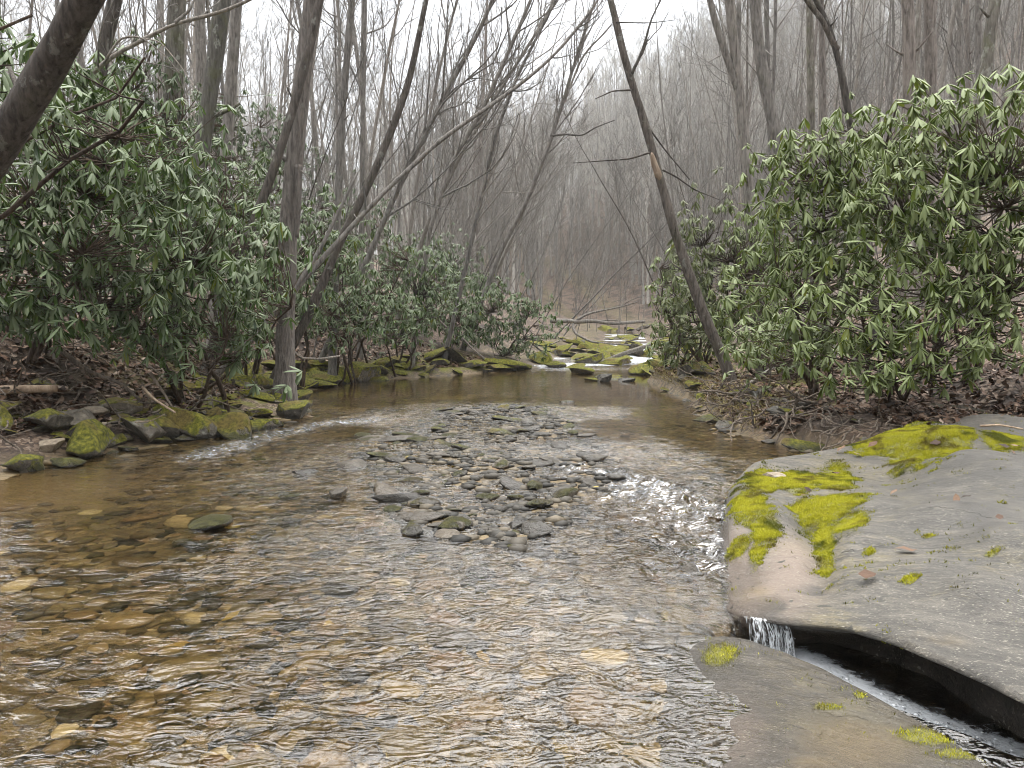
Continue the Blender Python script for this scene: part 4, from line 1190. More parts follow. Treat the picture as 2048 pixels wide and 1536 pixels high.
# right bank
shrub("rhododendron", "largest rhododendron, filling the right edge above the slab", gbase(1930, 9.8),
      [lobe(1900, 330, 9.2, 300, 240), lobe(2010, 270, 9.0, 220, 220), lobe(1960, 460, 8.8, 300, 240), lobe(1800, 420, 9.2, 240, 240), lobe(2060, 520, 8.8, 220, 260), lobe(1870, 560, 8.8, 260, 160)], 21, 'leaf_warm', singles=300, leng=.155, spacing=.165, yel_whorl=.05)
shrub("rhododendron", "rhododendron with pale lime whorls left of the largest one", gbase(1660, 11.2),
      [lobe(1640, 340, 10.5, 230, 220), lobe(1590, 450, 10.6, 200, 220), lobe(1700, 480, 10.2, 240, 240), lobe(1620, 580, 10.2, 240, 180), lobe(1750, 300, 10.5, 190, 170), lobe(1600, 700, 10.6, 170, 110), lobe(1530, 690, 11.6, 120, 100)], 22, 'leaf_warm', singles=300, leng=.155, spacing=.165, yel_whorl=.14)
shrub("rhododendron", "low rhododendron whose bright whorls hang over the slab", gbase(1800, 9.6),
      [lobe(1720, 660, 8.7, 220, 150), lobe(1860, 650, 8.4, 220, 130), lobe(1780, 735, 8.3, 120, 80), lobe(1900, 700, 8.2, 110, 90), lobe(1960, 600, 8.4, 130, 110), lobe(1680, 740, 9.0, 130, 80), lobe(1990, 700, 8.4, 130, 90), lobe(1840, 750, 8.6, 110, 70)], 23, 'leaf_warm', singles=300, leng=.15, spacing=.175, yel_whorl=.08, inner=.3)
shrub("rhododendron", "rhododendron at the foot of the leaning bare trunk", gbase(1550, 15),
      [lobe(1530, 600, 14.2, 170, 200), lobe(1490, 650, 14.6, 130, 140), lobe(1590, 680, 13.2, 160, 120), lobe(1540, 480, 14.6, 130, 150)], 24, 'leaf_warm', singles=120, leng=.15, spacing=.165)
shrub("rhododendron", "yellow-green rhododendron behind the leaning bare trunk", gbase(1440, 16.5),
      [lobe(1425, 550, 15.6, 130, 230), lobe(1465, 500, 15.6, 120, 130), lobe(1385, 620, 15.2, 120, 180), lobe(1400, 480, 16, 80, 90)], 25, 'leaf_yellow', leng=.155, spacing=.14, lib=LEAF3)
shrub("rhododendron", "green rhododendron left of the leaning bare trunk beside the rapids", gbase(1370, 18),
      [lobe(1370, 640, 17.4, 120, 150), lobe(1350, 580, 17.8, 90, 120), lobe(1340, 690, 17.2, 80, 70)], 26, 'leaf_warm', leng=.155, spacing=.165, lib=LEAF3, yel_whorl=.1)

# ------------------------------------------------------------------ trees
def grow(rng, P0, D0, L, R0, n, wander, up, rtip=.35):
    B = len(P0)
    P = np.empty((B, n, 3)); P[:, 0] = P0
    D = norm(D0)
    st = (L / (n - 1))[:, None]
    for k in range(1, n):
        D = norm(D + rng.normal(0, wander, (B, 3)) + np.array([0, 0, up]))
        P[:, k] = P[:, k - 1] + D * st
    R = R0[:, None] * (1 - (1 - rtip) * np.linspace(0, 1, n)[None])
    return P, R
def offshoots(rng, P, R, cnt, t0, t1, ang, lenf, L, rf):
    B, n, _ = P.shape
    b = np.repeat(np.arange(B), cnt)
    t = rng.uniform(t0, t1, len(b))
    s = t * (n - 1); i = np.clip(s.astype(int), 0, n - 2); f = (s - i)[:, None]
    p = P[b, i] * (1 - f) + P[b, i + 1] * f
    T = norm(P[b, i + 1] - P[b, i])
    r = (R[b, i] * (1 - f[:, 0]) + R[b, i + 1] * f[:, 0])
    q = norm(np.cross(T, norm(rng.normal(0, 1, T.shape))))
    a = rng.normal(ang, .18, len(b))[:, None]
    D = T * np.cos(a) + q * np.sin(a)
    return p, D, L[b] * lenf * rng.uniform(.6, 1.2, len(b)) * (1.15 - .6 * t), np.maximum(r * rf, .0022)

def crown_geo(rng, TP, TR, H, n1=14, t0=.45, len1=.32, ang=.75, lv=(6, 6), up=.10, sides=(5, 4, 3), twig_min=.0035, t1=.99):
    g = Geo()
    P, R = TP[None], TR[None]
    p, D, L, r = offshoots(rng, P, R, n1, t0, t1, ang, len1, np.array([H]), .5)
    P1, R1 = grow(rng, p, D, L, r, 9, .13, up, .3)
    V, Q, T = tubes(P1, R1, sides[0]); g.add(V, Q)
    p, D, L2, r = offshoots(rng, P1, R1, lv[0], .25, 1.0, .65, .48, L, .6)
    P2_, R2 = grow(rng, p, D, L2, np.maximum(r, twig_min * 1.6), 6, .16, up * .8, .4)
    V, Q, T = tubes(P2_, R2, sides[1]); g.add(V, Q)
    if lv[1]:
        p, D, L3, r = offshoots(rng, P2_, R2, lv[1], .2, 1.0, .6, .5, L2, .6)
        P3, R3 = grow(rng, p, D, L3, np.maximum(r, twig_min), 5, .17, up * .6, .45)
        V, Q, T = tubes(P3, R3, sides[2]); g.add(V, Q)
    return g

def trunk_geo(rng, P, R, sides=12, lump=.2):
    V, Q, T = tubes(P, R, sides)
    n = len(P)
    c = np.repeat(P, sides, 0)
    k = 1 + lump * fbm(V[:, 0] * 5, V[:, 1] * 5, V[:, 2] * 1.6, 3, seed=int(rng.integers(0, 999)))
    V = c + (V - c) * k[:, None]
    g = Geo().add(V, Q, T)
    # snags and knots left by shed limbs
    m = int(rng.integers(3, 9)) if R[0] > .03 else 0
    for _ in range(m):
        i = int(rng.integers(4, n - 6)); a = rng.uniform(0, 6.28)
        d = norm(np.array([math.cos(a), math.sin(a), rng.uniform(.1, .8)]))
        ln = R[i] * rng.uniform(1.2, 4.0)
        s = np.linspace(0, 1, 4)[:, None]
        PS = P[i] + d * (R[i] * .6 + ln * s) + np.array([0, 0, .25]) * ln * s ** 2
        V, Q, T = tubes(PS, R[i] * np.array([.42, .26, .2, .15]) * rng.uniform(.5, 1.0), 6, True)
        g.add(V, Q, T)
    return g

def bare_tree(name, label, pts, w0, w1, d0, d1=None, total=18.0, mat='bark', seed=0, n1=12, t0=.5, lv=(5, 5), len1=.28, flare=1.5, straight=.5, extra=(), crown=True, group=None, ang=.75, t1=.99):
    """pts: places of the trunk in the photograph from foot to top of frame; carried on above the frame"""
    rng = np.random.default_rng(seed + 7000)
    d1 = d0 if d1 is None else d1
    ds = np.linspace(d0, d1, len(pts))
    P = [at_d(px, py, d) for (px, py), d in zip(pts, ds)]
    # bring the foot down to the soil
    p0 = P[0]; g0 = gz1(p0[0], p0[1])
    if p0[2] > g0:
        dirn = (P[1] - P[0]); dirn = dirn / np.linalg.norm(dirn)
        k = min((p0[2] - g0) / max(dirn[2], .35), 4.0)
        f = p0 - dirn * k; f[2] = gz1(f[0], f[1])
        P = [f] + P
    P = [P[0] + np.array([0, 0, -.35])] + P
    vis = np.array(P)
    L = np.linalg.norm(np.diff(vis, axis=0), axis=1).sum()
    ext = max(total - L, .5)
    dirn = vis[-1] - vis[-2]; dirn = dirn / np.linalg.norm(dirn)
    q = [vis[-1]]
    for k in range(6):
        dirn = dirn + np.array([0, 0, straight * .25]) + rng.normal(0, .05, 3); dirn /= np.linalg.norm(dirn)
        q.append(q[-1] + dirn * ext / 6)
    full = np.concatenate([vis, np.array(q[1:])])
    n = 46
    PP, t = resample(full, n)
    tv = L / (L + ext)
    r0, r1 = .84 * w0 * d0 / FPX / 2, .84 * w1 * d1 / FPX / 2
    R = np.where(t < tv, r0 + (r1 - r0) * t / tv, r1 * (1 - .9 * (t - tv) / (1 - tv + 1e-6)))
    R = np.maximum(R, .012) * (1 + (flare - 1) * np.exp(-((PP[:, 2] - PP[0, 2] - .3) / .22).clip(0)))
    base = PP[0] + np.array([0, 0, .35])
    root = link(name, None, None, label, "tree", group, loc=base)
    link("trunk", trunk_geo(rng, PP - base, R, 14 if r0 > .06 else 8).mesh("trunk", M[mat]), root)
    for (bp, w, dd) in extra:
        E = np.array([at_d(px, py, d_) for (px, py), d_ in zip(bp, np.linspace(dd[0], dd[1], len(bp)))])
        EP, et = resample(E, 20)
        V, Q, T = tubes(EP - base, (w[0] + (w[1] - w[0]) * et) * dd[0] / FPX / 2, 8, True)
        link("branch", Geo().add(V, Q, T).mesh("branch", M[mat]), root)
    if crown:
        g = crown_geo(rng, PP - base, R, total, n1, t0, len1, ang, lv, t1=t1)
        link("crown", g.mesh("crown", M['twig']), root)
    return root

bare_tree("bare_tree", "thick dark trunk leaning across the top left corner", [(-430, 800), (-270, 600), (-90, 420), (0, 295), (80, 165), (130, 80), (172, 0)], 100, 76, 6.4, 5.6, 13, 'bark_dark', 1, n1=8, t0=.6)
bare_tree("bare_tree", "reddish dark trunk just right of the corner trunk", [(172, 420), (195, 150), (230, 0)], 38, 32, 13, None, 20, 'bark_dark', 2)
bare_tree("bare_tree", "pale crooked limb-like sapling arching right from the left shrubs", [(120, 520), (125, 380), (142, 225), (168, 165), (212, 118), (290, 78), (350, 45), (420, 32), (470, 14)], 14, 8, 9.8, 9.4, 7.2, 'bark_pale', 3, n1=7, t0=.55, lv=(3, 3), len1=.18, flare=1.1,
          extra=[([(350, 45), (380, 20), (392, -10)], (7, 3), (9.2, 9.3)), ([(212, 118), (240, 75), (280, 72), (330, 110), (362, 150)], (5, 1.5), (9, 9)), ([(290, 78), (320, 82), (360, 130), (400, 190)], (3, 1), (9, 9))])
bare_tree("bare_tree", "straight grey-green trunk, thickest of the upper left group", [(332, 520), (338, 330), (346, 180), (356, 0)], 46, 40, 14, None, 22, 'bark_lichen', 4)
bare_tree("bare_tree", "thin straight trunk hugging the thick grey-green trunk's right side", [(352, 480), (358, 300), (362, 150), (360, 0)], 16, 13, 14.6, None, 14, 'bark', 5)
bare_tree("bare_tree", "lichen-spotted trunk leaning slightly right of the grey-green trunk", [(372, 470), (390, 370), (408, 280), (425, 150), (446, 0)], 38, 36, 13, None, 20, 'bark_lichen', 6)
bare_tree("bare_tree", "grey trunk rising behind the lichen-spotted trunk", [(400, 420), (405, 200), (398, 0)], 26, 22, 20, None, 22, 'bark', 7)
bare_tree("bare_tree", "grey trunk right of the lichen-spotted trunk", [(445, 420), (458, 220), (474, 0)], 30, 25, 17, None, 21, 'bark', 8)
bare_tree("bare_tree", "dark slim trunk leaning right across the split trunk", [(452, 612), (478, 520), (505, 450), (555, 320), (592, 200), (620, 90), (642, 0)], 24, 18, 12, 12.4, 15, 'bark_dark', 9)
bare_tree("bare_tree", "big grey split trunk standing on the left bank at the water", [(570, 742), (571, 640), (573, 540), (577, 440), (588, 320), (604, 170), (622, 0)], 46, 34, 12.8, None, 21, 'bark_brown', 10, flare=1.7,
          extra=[([(594, 475), (598, 400), (597, 345), (596, 330)], (7, 14), (12.62, 12.62)), ([(594, 335), (606, 345), (622, 362)], (3, 1), (12.6, 12.6))])
bare_tree("leaning_pole_tree", "long thin grey pole tree leaning far right over the stream", [(462, 724), (555, 622), (640, 522), (760, 392), (880, 280), (960, 225), (1040, 170), (1110, 110), (1185, 20)], 15, 6, 12.4, 14.5, 11, 'bark', 11, n1=9, t0=.35, lv=(3, 3), len1=.12, flare=1.2,
          extra=[([(560, 622), (640, 500), (715, 345)], (11, 5), (12.6, 13.2))])
bare_tree("bare_tree", "dark trunk leaning right just beyond the split trunk", [(596, 672), (640, 582), (680, 482), (722, 400), (760, 320), (818, 170), (852, 0)], 25, 12, 14, 14.6, 15, 'bark_dark', 12)
bare_tree("bare_tree", "slim upright trunk right of the dark leaning trunk's foot", [(668, 642), (674, 450), (684, 230), (704, 0)], 20, 15, 17, None, 17, 'bark', 13)
bare_tree("bare_tree", "very straight thin trunk near the top centre left", [(722, 560), (725, 300), (730, 0)], 13, 10, 20, None, 18, 'bark', 14)
bare_tree("arching_tree", "dark arching tree over the pool with a kinked upper trunk", [(845, 560), (858, 460), (880, 400), (905, 320), (960, 230), (1010, 120), (1062, 0)], 14, 8, 20, None, 13, 'bark', 15, n1=20, t0=.3, lv=(4, 5), len1=.24, ang=.42, flare=1.2)
bare_tree("arching_tree", "slim arching tree rising beside the dense rounded shrub", [(905, 650), (935, 520), (962, 400), (985, 290), (1030, 160), (1112, 0)], 12, 6, 21, None, 13, 'bark', 16, n1=20, t0=.3, lv=(4, 5), len1=.24, ang=.42, flare=1.2)
bare_tree("arching_tree", "arching tree with a long level side branch above the pool", [(960, 610), (1000, 505), (1055, 400), (1100, 285), (1130, 190), (1160, 90), (1180, 30)], 13, 6, 23, None, 12, 'bark', 17, n1=20, t0=.3, lv=(4, 5), len1=.24, ang=.42, flare=1.2,
          extra=[([(1100, 272), (1130, 268), (1165, 272), (1190, 255), (1230, 240)], (5, 2), (23, 22.5))])
bare_tree("arching_tree", "outermost arching tree reaching into the sky gap", [(985, 560), (1040, 440), (1080, 330), (1130, 200), (1165, 110), (1215, 60)], 10, 4, 25, None, 11.5, 'bark', 18, n1=20, t0=.3, lv=(4, 5), len1=.24, ang=.42, flare=1.2)
bare_tree("arching_tree", "arching tree from the left shore crossing the leaning pole", [(735, 520), (790, 390), (850, 270), (900, 170), (960, 60), (985, 0)], 16, 9, 18, None, 14, 'bark', 19, n1=20, t0=.3, lv=(4, 5), len1=.24, ang=.42, flare=1.2)
bare_tree("arching_tree", "pale-barked arching tree in the middle of the left shore stand", [(820, 560), (850, 460), (915, 320), (1000, 180), (1070, 70), (1110, 0)], 13, 6, 22, None, 13, 'bark_pale', 20, n1=20, t0=.3, lv=(4, 5), len1=.24, ang=.42, flare=1.2)
bare_tree("bare_tree", "prominent bare trunk leaning left over the right bank with a barkless patch", [(1462, 752), (1408, 632), (1372, 530), (1345, 450), (1322, 365), (1305, 300), (1288, 240), (1252, 130), (1236, 60), (1221, 0)], 28, 15, 13.5, 13.9, 11, 'bark_dark', 30, n1=7, t0=.45, lv=(3, 3), len1=.2, flare=1.5, straight=.2,
          extra=[([(1300, 305), (1260, 318), (1200, 322), (1146, 326)], (4, 1.5), (13.5, 13.5)), ([(1325, 340), (1350, 352), (1390, 380), (1440, 400)], (4, 1.5), (13.8, 13.8)), ([(1262, 180), (1225, 182), (1190, 198)], (4, 1.5), (13.6, 13.4)), ([(1290, 245), (1330, 300), (1380, 360)], (4, 2), (13.8, 14)), ([(1232, 45), (1300, 46), (1350, 40)], (3, 1), (13.8, 14))])
# the barkless patch on that trunk
_pp, _t = resample(np.array([at_d(px, py, 13.64) for px, py in [(1303, 305), (1309, 330), (1317, 350), (1321, 362)]]), 10)
bpy_tree = [o for o in bpy.data.objects if o.get("label", "").startswith("prominent bare trunk")][0]
V, Q, T = tubes(_pp - np.array(bpy_tree.location), np.array([.012, .035, .047, .052, .056, .058, .060, .060, .045, .02]), 12, True)
link("barkless_patch", Geo().add(V, Q, T).mesh("barkless_patch", M['wood']), bpy_tree)
bare_tree("forked_tree", "grey forked trunk right of the leaning bare trunk", [(1515, 600), (1500, 420), (1486, 250), (1474, 140), (1458, 0)], 31, 21, 15, None, 18, 'bark', 31, extra=[([(1480, 190), (1452, 110), (1432, 50), (1415, -20), (1405, -120)], (16, 10), (15, 15)), ([(1500, 420), (1492, 300), (1476, 130), (1478, 0)], (12, 9), (15.2, 15.4))])
bare_tree("bare_tree", "dark sinuous trunk right of the forked trunk", [(1590, 440), (1566, 330), (1545, 240), (1522, 140), (1514, 60), (1508, 0)], 36, 25, 14, None, 18, 'bark', 32)
bare_tree("forked_tree", "slim dark tree forking into a V at the top right", [(1712, 340), (1698, 230), (1684, 150), (1672, 95), (1655, 40), (1632, 0)], 22, 12, 13, None, 13, 'bark_dark', 33, extra=[([(1674, 100), (1645, 40), (1618, 8), (1600, -20)], (13, 8), (13, 13))])
bare_tree("bare_tree", "thick brown shaggy trunk rising above the right shrubs", [(1812, 330), (1818, 180), (1820, 90), (1814, 0)], 31, 27, 14, None, 22, 'bark_brown', 34)
bare_tree("bare_tree", "smooth brown-grey trunk close right of the shaggy trunk", [(1858, 330), (1862, 140), (1860, 0)], 28, 25, 16, None, 22, 'bark_brown', 35)
bare_tree("bare_tree", "dark lichened trunk near the top right corner", [(1955, 330), (1968, 170), (1976, 90), (1990, 0)], 31, 26, 13, None, 20, 'bark_lichen', 36)
bare_tree("bare_tree", "straight trunk left of the lichened corner trunk", [(1956, 330), (1958, 150), (1956, 0)], 15, 13, 19, None, 20, 'bark', 37)
bare_tree("bare_tree", "straight mottled trunk behind the lime-whorled shrub", [(1626, 420), (1622, 200), (1620, 0)], 19, 16, 19, None, 20, 'bark_lichen', 38)
bare_tree("bare_tree", "brownish straight trunk close behind the dark forking tree", [(1650, 420), (1646, 200), (1642, 0)], 16, 13, 21, None, 20, 'bark_brown', 39)
bare_tree("bare_tree", "slim upright trunk with small crooked branches behind the forked trunk", [(1545, 400), (1538, 200), (1532, 0)], 14, 11, 22, None, 18, 'bark', 40)

# background kinds: a few meshes, each tree its own object
def kind_tree(seed, H, r, crown_t0, lean, n1, lv, len1, twig_min, wander=.02, ang=.7):
    rng = np.random.default_rng(seed)
    n = 22
    P, R = grow(rng, np.array([[0, 0, -.5]]), np.array([[lean, 0, 1.0]]), np.array([H]), np.array([r]), n, wander, .0 if lean < .3 else -.012, .12)
    tg = trunk_geo(rng, P[0], R[0] * (1 + .5 * np.exp(-np.linspace(0, 1, n) * 30)), 8, .06)
    cg = crown_geo(rng, P[0], R[0], H, n1, crown_t0, len1, ang, lv, twig_min=twig_min, sides=(4, 3, 3))
    return tg, cg
def both(tg, cg, name, m1, m2):
    me = Geo()
    me.add(np.concatenate(tg.V), np.concatenate(tg.Q)); me.add(np.concatenate(cg.V), np.concatenate(cg.Q))
    return me.mesh(name, m1)
TALL, SAPL, FAR = [], [], []
for s in range(6):
    tg, cg = kind_tree(800 + s, 19 + s % 3 * 2, (.06, .085, .115)[s % 3], .34, .03, 14, (4, 4), .20, .0045, .025)
    TALL.append((tg.mesh("trunk", M[['bark', 'bark_pale', 'bark', 'bark_lichen', 'bark_pale', 'bark_brown'][s]]), cg.mesh("crown", M['twig'])))
for s in range(7):
    tg, cg = kind_tree(840 + s, 8.5 + s % 3, .020 + .008 * (s % 3), .20, (.10, .55, .75, .35, .15, .6, .05)[s], 20, (5, 5), .24, .0036, .045, .45)
    SAPL.append((tg.mesh("trunk", M['bark_dark' if s == 1 else 'bark']), cg.mesh("crown", M['twig'])))
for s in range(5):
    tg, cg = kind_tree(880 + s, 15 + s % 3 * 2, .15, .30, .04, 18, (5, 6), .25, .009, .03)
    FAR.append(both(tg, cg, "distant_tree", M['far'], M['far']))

ANCH = [("thick grey-green trunk", 342), ("big split trunk", 592), ("very straight thin trunk", 726), ("dark arching tree", 955), ("leaning bare trunk", 1292), ("grey forked trunk", 1486), ("dark sinuous trunk", 1548), ("V-forked dark tree", 1700), ("shaggy brown trunk", 1818), ("dark lichened trunk", 1968)]
ORD = ["nearest", "second", "third", "fourth", "fifth", "sixth", "seventh", "eighth", "ninth"]
def beside(spots, what):
    """name each background tree by the foreground trunk it shows next to, counted outward from it"""
    keyed = {}
    for i, (x, y) in enumerate(spots):
        px = 1024 + FPX * x / y
        nm, ap = min(ANCH, key=lambda t: abs(t[1] - px))
        keyed.setdefault((nm, px > ap, y > 34), []).append((abs(px - ap), i))
    lab = {}
    for (nm, rt, far), lst in keyed.items():
        for k, (_, i) in enumerate(sorted(lst)):
            if k < 9: lab[i] = f"{ORD[k]} {what} {'right' if rt else 'left'} of the {nm}, {'far' if far else 'close'} behind"
    return lab
def place_kind(name, kinds, x, y, rz, sc_, label, group):
    t, c = kinds
    r = link(name, None, None, label, "tree", group, loc=(x, y, gz1(x, y)))
    r.rotation_euler = (0, 0, rz); r.scale = (sc_,) * 3
    link("trunk", t, r); link("crown", c, r)
rng = np.random.default_rng(91)
def scatter(n, yr, side, srange, minpx, maxpx, mind, taken=[]):
    out, tries = [], 0
    while len(out) < n and tries < 8000:
        tries += 1
        y = yr[0] + (yr[1] - yr[0]) * rng.random() ** .75
        s = srange[0] + (srange[1] - srange[0]) * rng.random()
        x = xl(y) - s if side < 0 else xr(y) + s
        px = 1024 + FPX * x / y
        if px < minpx or px > maxpx: continue
        if any((x - a) ** 2 + (y - b) ** 2 < mind ** 2 for a, b in taken): continue
        taken.append((x, y)); out.append((x, y))
    return out
sp = scatter(135, (17, 70), -1, (3.0, 38), -60, 1010, 1.1); lb = beside(sp, "tall bare tree")
for i, (x, y) in enumerate(sp):
    place_kind("bare_tree", TALL[rng.integers(0, 6)], x, y, rng.uniform(0, 6.28), rng.uniform(.8, 1.12), lb.get(i, "tall bare grey tree deep in the stand on the left slope"), "tall trees on the left slope")
sp = scatter(105, (15, 66), 1, (2.6, 38), 1330, 2100, 1.25); lb = beside(sp, "tall bare tree")
for i, (x, y) in enumerate(sp):
    place_kind("bare_tree", TALL[rng.integers(0, 6)], x, y, rng.uniform(0, 6.28), rng.uniform(.8, 1.12), lb.get(i, "tall bare grey tree deep in the stand on the right slope"), "tall trees on the right slope")
sp = scatter(54, (16, 48), -1, (.6, 10), 450, 1150, .6); lb = beside(sp, "thin leaning sapling")
for i, (x, y) in enumerate(sp):
    k = [1, 2, 5, 3, 0, 4, 6][rng.integers(0, 7)]
    place_kind("bare_sapling", SAPL[k], x, y, rng.normal(.1, .4), rng.uniform(.75, 1.15), lb.get(i, "thin bare sapling leaning out from the left shore"), "saplings leaning from the left shore")
for x, y in scatter(14, (13, 26), -1, (2.5, 10), -50, 640, .8):
    place_kind("bare_sapling", SAPL[[0, 4, 6, 3][rng.integers(0, 4)]], x, y, rng.uniform(0, 6.28), rng.uniform(.7, 1.1), "thin bare sapling under the tall trees of the left slope", "saplings on the left slope")
sp = scatter(48, (14, 48), 1, (.8, 14), 1290, 2100, .8); lb = beside(sp, "thin bare sapling")
for i, (x, y) in enumerate(sp):
    k = [0, 4, 6, 3, 1, 0, 6][rng.integers(0, 7)]
    place_kind("bare_sapling", SAPL[k], x, y, math.pi + rng.normal(0, .7), rng.uniform(.7, 1.1), lb.get(i, "thin bare sapling on the right bank and slope"), "saplings on the right slope")
for x, y in scatter(26, (40, 75), -1, (-3, 6), 1040, 1400, 1.1):
    place_kind("bare_sapling", SAPL[[0, 4, 6][rng.integers(0, 3)]], x, y, rng.uniform(0, 6.28), rng.uniform(.9, 1.3), "thin bare tree far up the stream corridor", "thin trees up the stream corridor")
for x, y in scatter(40, (46, 80), 1, (-1, 14), 1040, 1500, 1.2):
    place_kind("bare_sapling", SAPL[[0, 4, 6][rng.integers(0, 3)]], x, y, rng.uniform(0, 6.28), rng.uniform(.9, 1.4), "thin bare tree far up the stream corridor", "thin trees up the stream corridor")

# the wooded hill beyond: one mass
pts, var, scl, rot = [], [], [], []
while len(pts) < 2300:
    y = 62 + 200 * rng.random() ** 1.15
    x = y * rng.uniform(-.78, .78)
    if y < 80 and abs(x - .1 * y) < 4: continue
    left = x < -.12 * y
    if left and rng.random() < .35: continue
    if len(pts) > 1950 and (abs(x - .1 * y) > .25 * y or y > 190): continue
    pts.append((x, y)); var.append(rng.integers(0, 5)); scl.append(rng.uniform(.75, 1.15)); rot.append(rng.uniform(0, 6.28))
pts = np.array(pts)
pv = np.concatenate([pts, ground_z(pts[:, 0], pts[:, 1])[:, None] - .3], 1)
pm = mesh_np("distant_wood", pv, np.zeros((0, 4)), np.zeros((0, 3)), None, False, dict(variant=var, size=scl, turn=rot))
wood = link("distant_wood", pm, kind="stuff", label="hazy bare woods covering the far hillsides", cat="woods")
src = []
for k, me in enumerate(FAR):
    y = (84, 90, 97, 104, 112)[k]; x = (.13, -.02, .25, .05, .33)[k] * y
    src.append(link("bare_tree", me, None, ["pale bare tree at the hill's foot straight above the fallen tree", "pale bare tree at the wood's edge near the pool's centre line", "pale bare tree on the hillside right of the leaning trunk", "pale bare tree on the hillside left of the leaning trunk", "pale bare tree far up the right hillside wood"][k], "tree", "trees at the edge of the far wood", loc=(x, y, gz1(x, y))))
ng = bpy.data.node_groups.new("distant_wood", 'GeometryNodeTree')
ng.interface.new_socket("Geometry", in_out='INPUT', socket_type='NodeSocketGeometry')
ng.interface.new_socket("Geometry", in_out='OUTPUT', socket_type='NodeSocketGeometry')
gi, go = ng.nodes.new('NodeGroupInput'), ng.nodes.new('NodeGroupOutput')
jn = ng.nodes.new('GeometryNodeJoinGeometry')
def named(nm, tp='FLOAT'):
    nd = ng.nodes.new('GeometryNodeInputNamedAttribute'); nd.data_type = tp; nd.inputs[0].default_value = nm
    return nd.outputs[0]
rotn = ng.nodes.new('ShaderNodeCombineXYZ'); ng.links.new(named('turn'), rotn.inputs[2])
for k, so in enumerate(src):
    oi = ng.nodes.new('GeometryNodeObjectInfo'); oi.inputs['Object'].default_value = so; oi.transform_space = 'ORIGINAL'
    oi.inputs['As Instance'].default_value = True
    cp = ng.nodes.new('FunctionNodeCompare'); cp.data_type = 'FLOAT'; cp.operation = 'EQUAL'
    ng.links.new(named('variant'), cp.inputs[0]); cp.inputs[1].default_value = float(k); cp.inputs[12].default_value = .1
    ip = ng.nodes.new('GeometryNodeInstanceOnPoints')
    ng.links.new(gi.outputs[0], ip.inputs['Points']); ng.links.new(cp.outputs[0], ip.inputs['Selection'])
    ng.links.new(oi.outputs['Geometry'], ip.inputs['Instance']); ng.links.new(rotn.outputs[0], ip.inputs['Rotation']); ng.links.new(named('size'), ip.inputs['Scale'])
    ng.links.new(ip.outputs[0], jn.inputs[0])
ng.links.new(jn.outputs[0], go.inputs[0])
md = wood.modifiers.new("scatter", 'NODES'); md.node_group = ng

# ------------------------------------------------------------------ logs, roots, litter, grass
def log(name, label, pts, w, d, mat, cat="log", sides=10, branches=()):
    P = np.array([at_d(px, py, dd) for (px, py), dd in zip(pts, np.linspace(d[0], d[1], len(pts)))])
    PP, t = resample(P, 18)
    rng = np.random.default_rng(abs(hash(len(label) * 31 + len(pts))) % 9999)
    R = (w[0] + (w[1] - w[0]) * t) * d[0] / FPX / 2
    base = PP[0].copy()
    V, Q, T = tubes(PP - base, R, sides, True)
    V = V * (1 + 0 * V)
    if not branches:
        return link(name, Geo().add(V, Q, T).mesh(name, M[mat]), None, label, cat, loc=base)
    root = link(name, None, None, label, cat, loc=base)
    link("trunk", Geo().add(V, Q, T).mesh("trunk", M[mat]), root)
    for bp, bw, bd in branches:
        E = np.array([at_d(px, py, dd) for (px, py), dd in zip(bp, np.linspace(bd[0], bd[1], len(bp)))])
        EP, et = resample(E, 16)
        V, Q, T = tubes(EP - base, (bw[0] + (bw[1] - bw[0]) * et) * bd[0] / FPX / 2, 6, True)
        link("branch", Geo().add(V, Q, T).mesh("branch", M[mat]), root)
    return root
log("broken_log", "pale barkless broken log lying at the left edge", [(-140, 786), (-40, 780), (40, 779), (114, 777)], (20, 16), (8.7, 9.0), 'wood')
log("fallen_tree", "fallen bare tree spanning the stream above the rapids", [(1100, 642), (1130, 641), (1160, 645), (1185, 640), (1220, 648), (1255, 645), (1290, 643)], (10, 6), (31, 31), 'bark', "fallen tree",
    branches=[([(1152, 642), (1172, 628), (1200, 622), (1240, 614), (1275, 604)], (6.5, 2.5), (31, 31)), ([(1146, 645), (1145, 665), (1160, 672), (1180, 684), (1225, 688), (1262, 690)], (6, 3), (31, 30)), ([(1195, 641), (1230, 640), (1262, 648)], (3, 2), (31, 31)), ([(1240, 614), (1262, 600), (1290, 590)], (2, 1), (31, 31))])
log("fallen_log", "straight grey log slanting down into the rapids from the right bank", [(1172, 736), (1210, 722), (1250, 706), (1302, 690)], (7, 9), (25, 24), 'bark_pale')
log("driftwood", "long pale driftwood stick across the left shore litter", [(925, 676), (945, 698), (970, 718)], (4, 3), (20.5, 20.5), 'bark_pale', "driftwood")
log("driftwood", "curved pale stick behind the big split trunk's base", [(585, 700), (600, 716), (640, 718), (680, 712)], (5, 4), (14, 14.4), 'bark_pale', "driftwood")
log("driftwood", "thin bare pole lying on litter up the left shore", [(868, 632), (895, 656)], (5, 4), (21, 21), 'bark_brown', "driftwood")
log("driftwood", "broken branch beside the golden rock at the far rapids", [(1068, 690), (1095, 712)], (4, 3), (23, 22.6), 'bark_pale', "driftwood")
log("driftwood", "pale stick on the gravel flat beyond the rapids", [(1100, 690), (1120, 681), (1132, 681)], (3, 3), (28, 28), 'bark_pale', "driftwood")
log("driftwood", "grey branch lying under the right-hand shrub's foot", [(1465, 790), (1530, 745), (1580, 715)], (8, 5), (12.4, 12.8), 'bark_pale', "driftwood")
log("driftwood", "stick resting on the mossy grass flat of the right bank", [(1370, 752), (1400, 750), (1432, 748)], (4, 3), (15.5, 15.3), 'bark_pale', "driftwood")
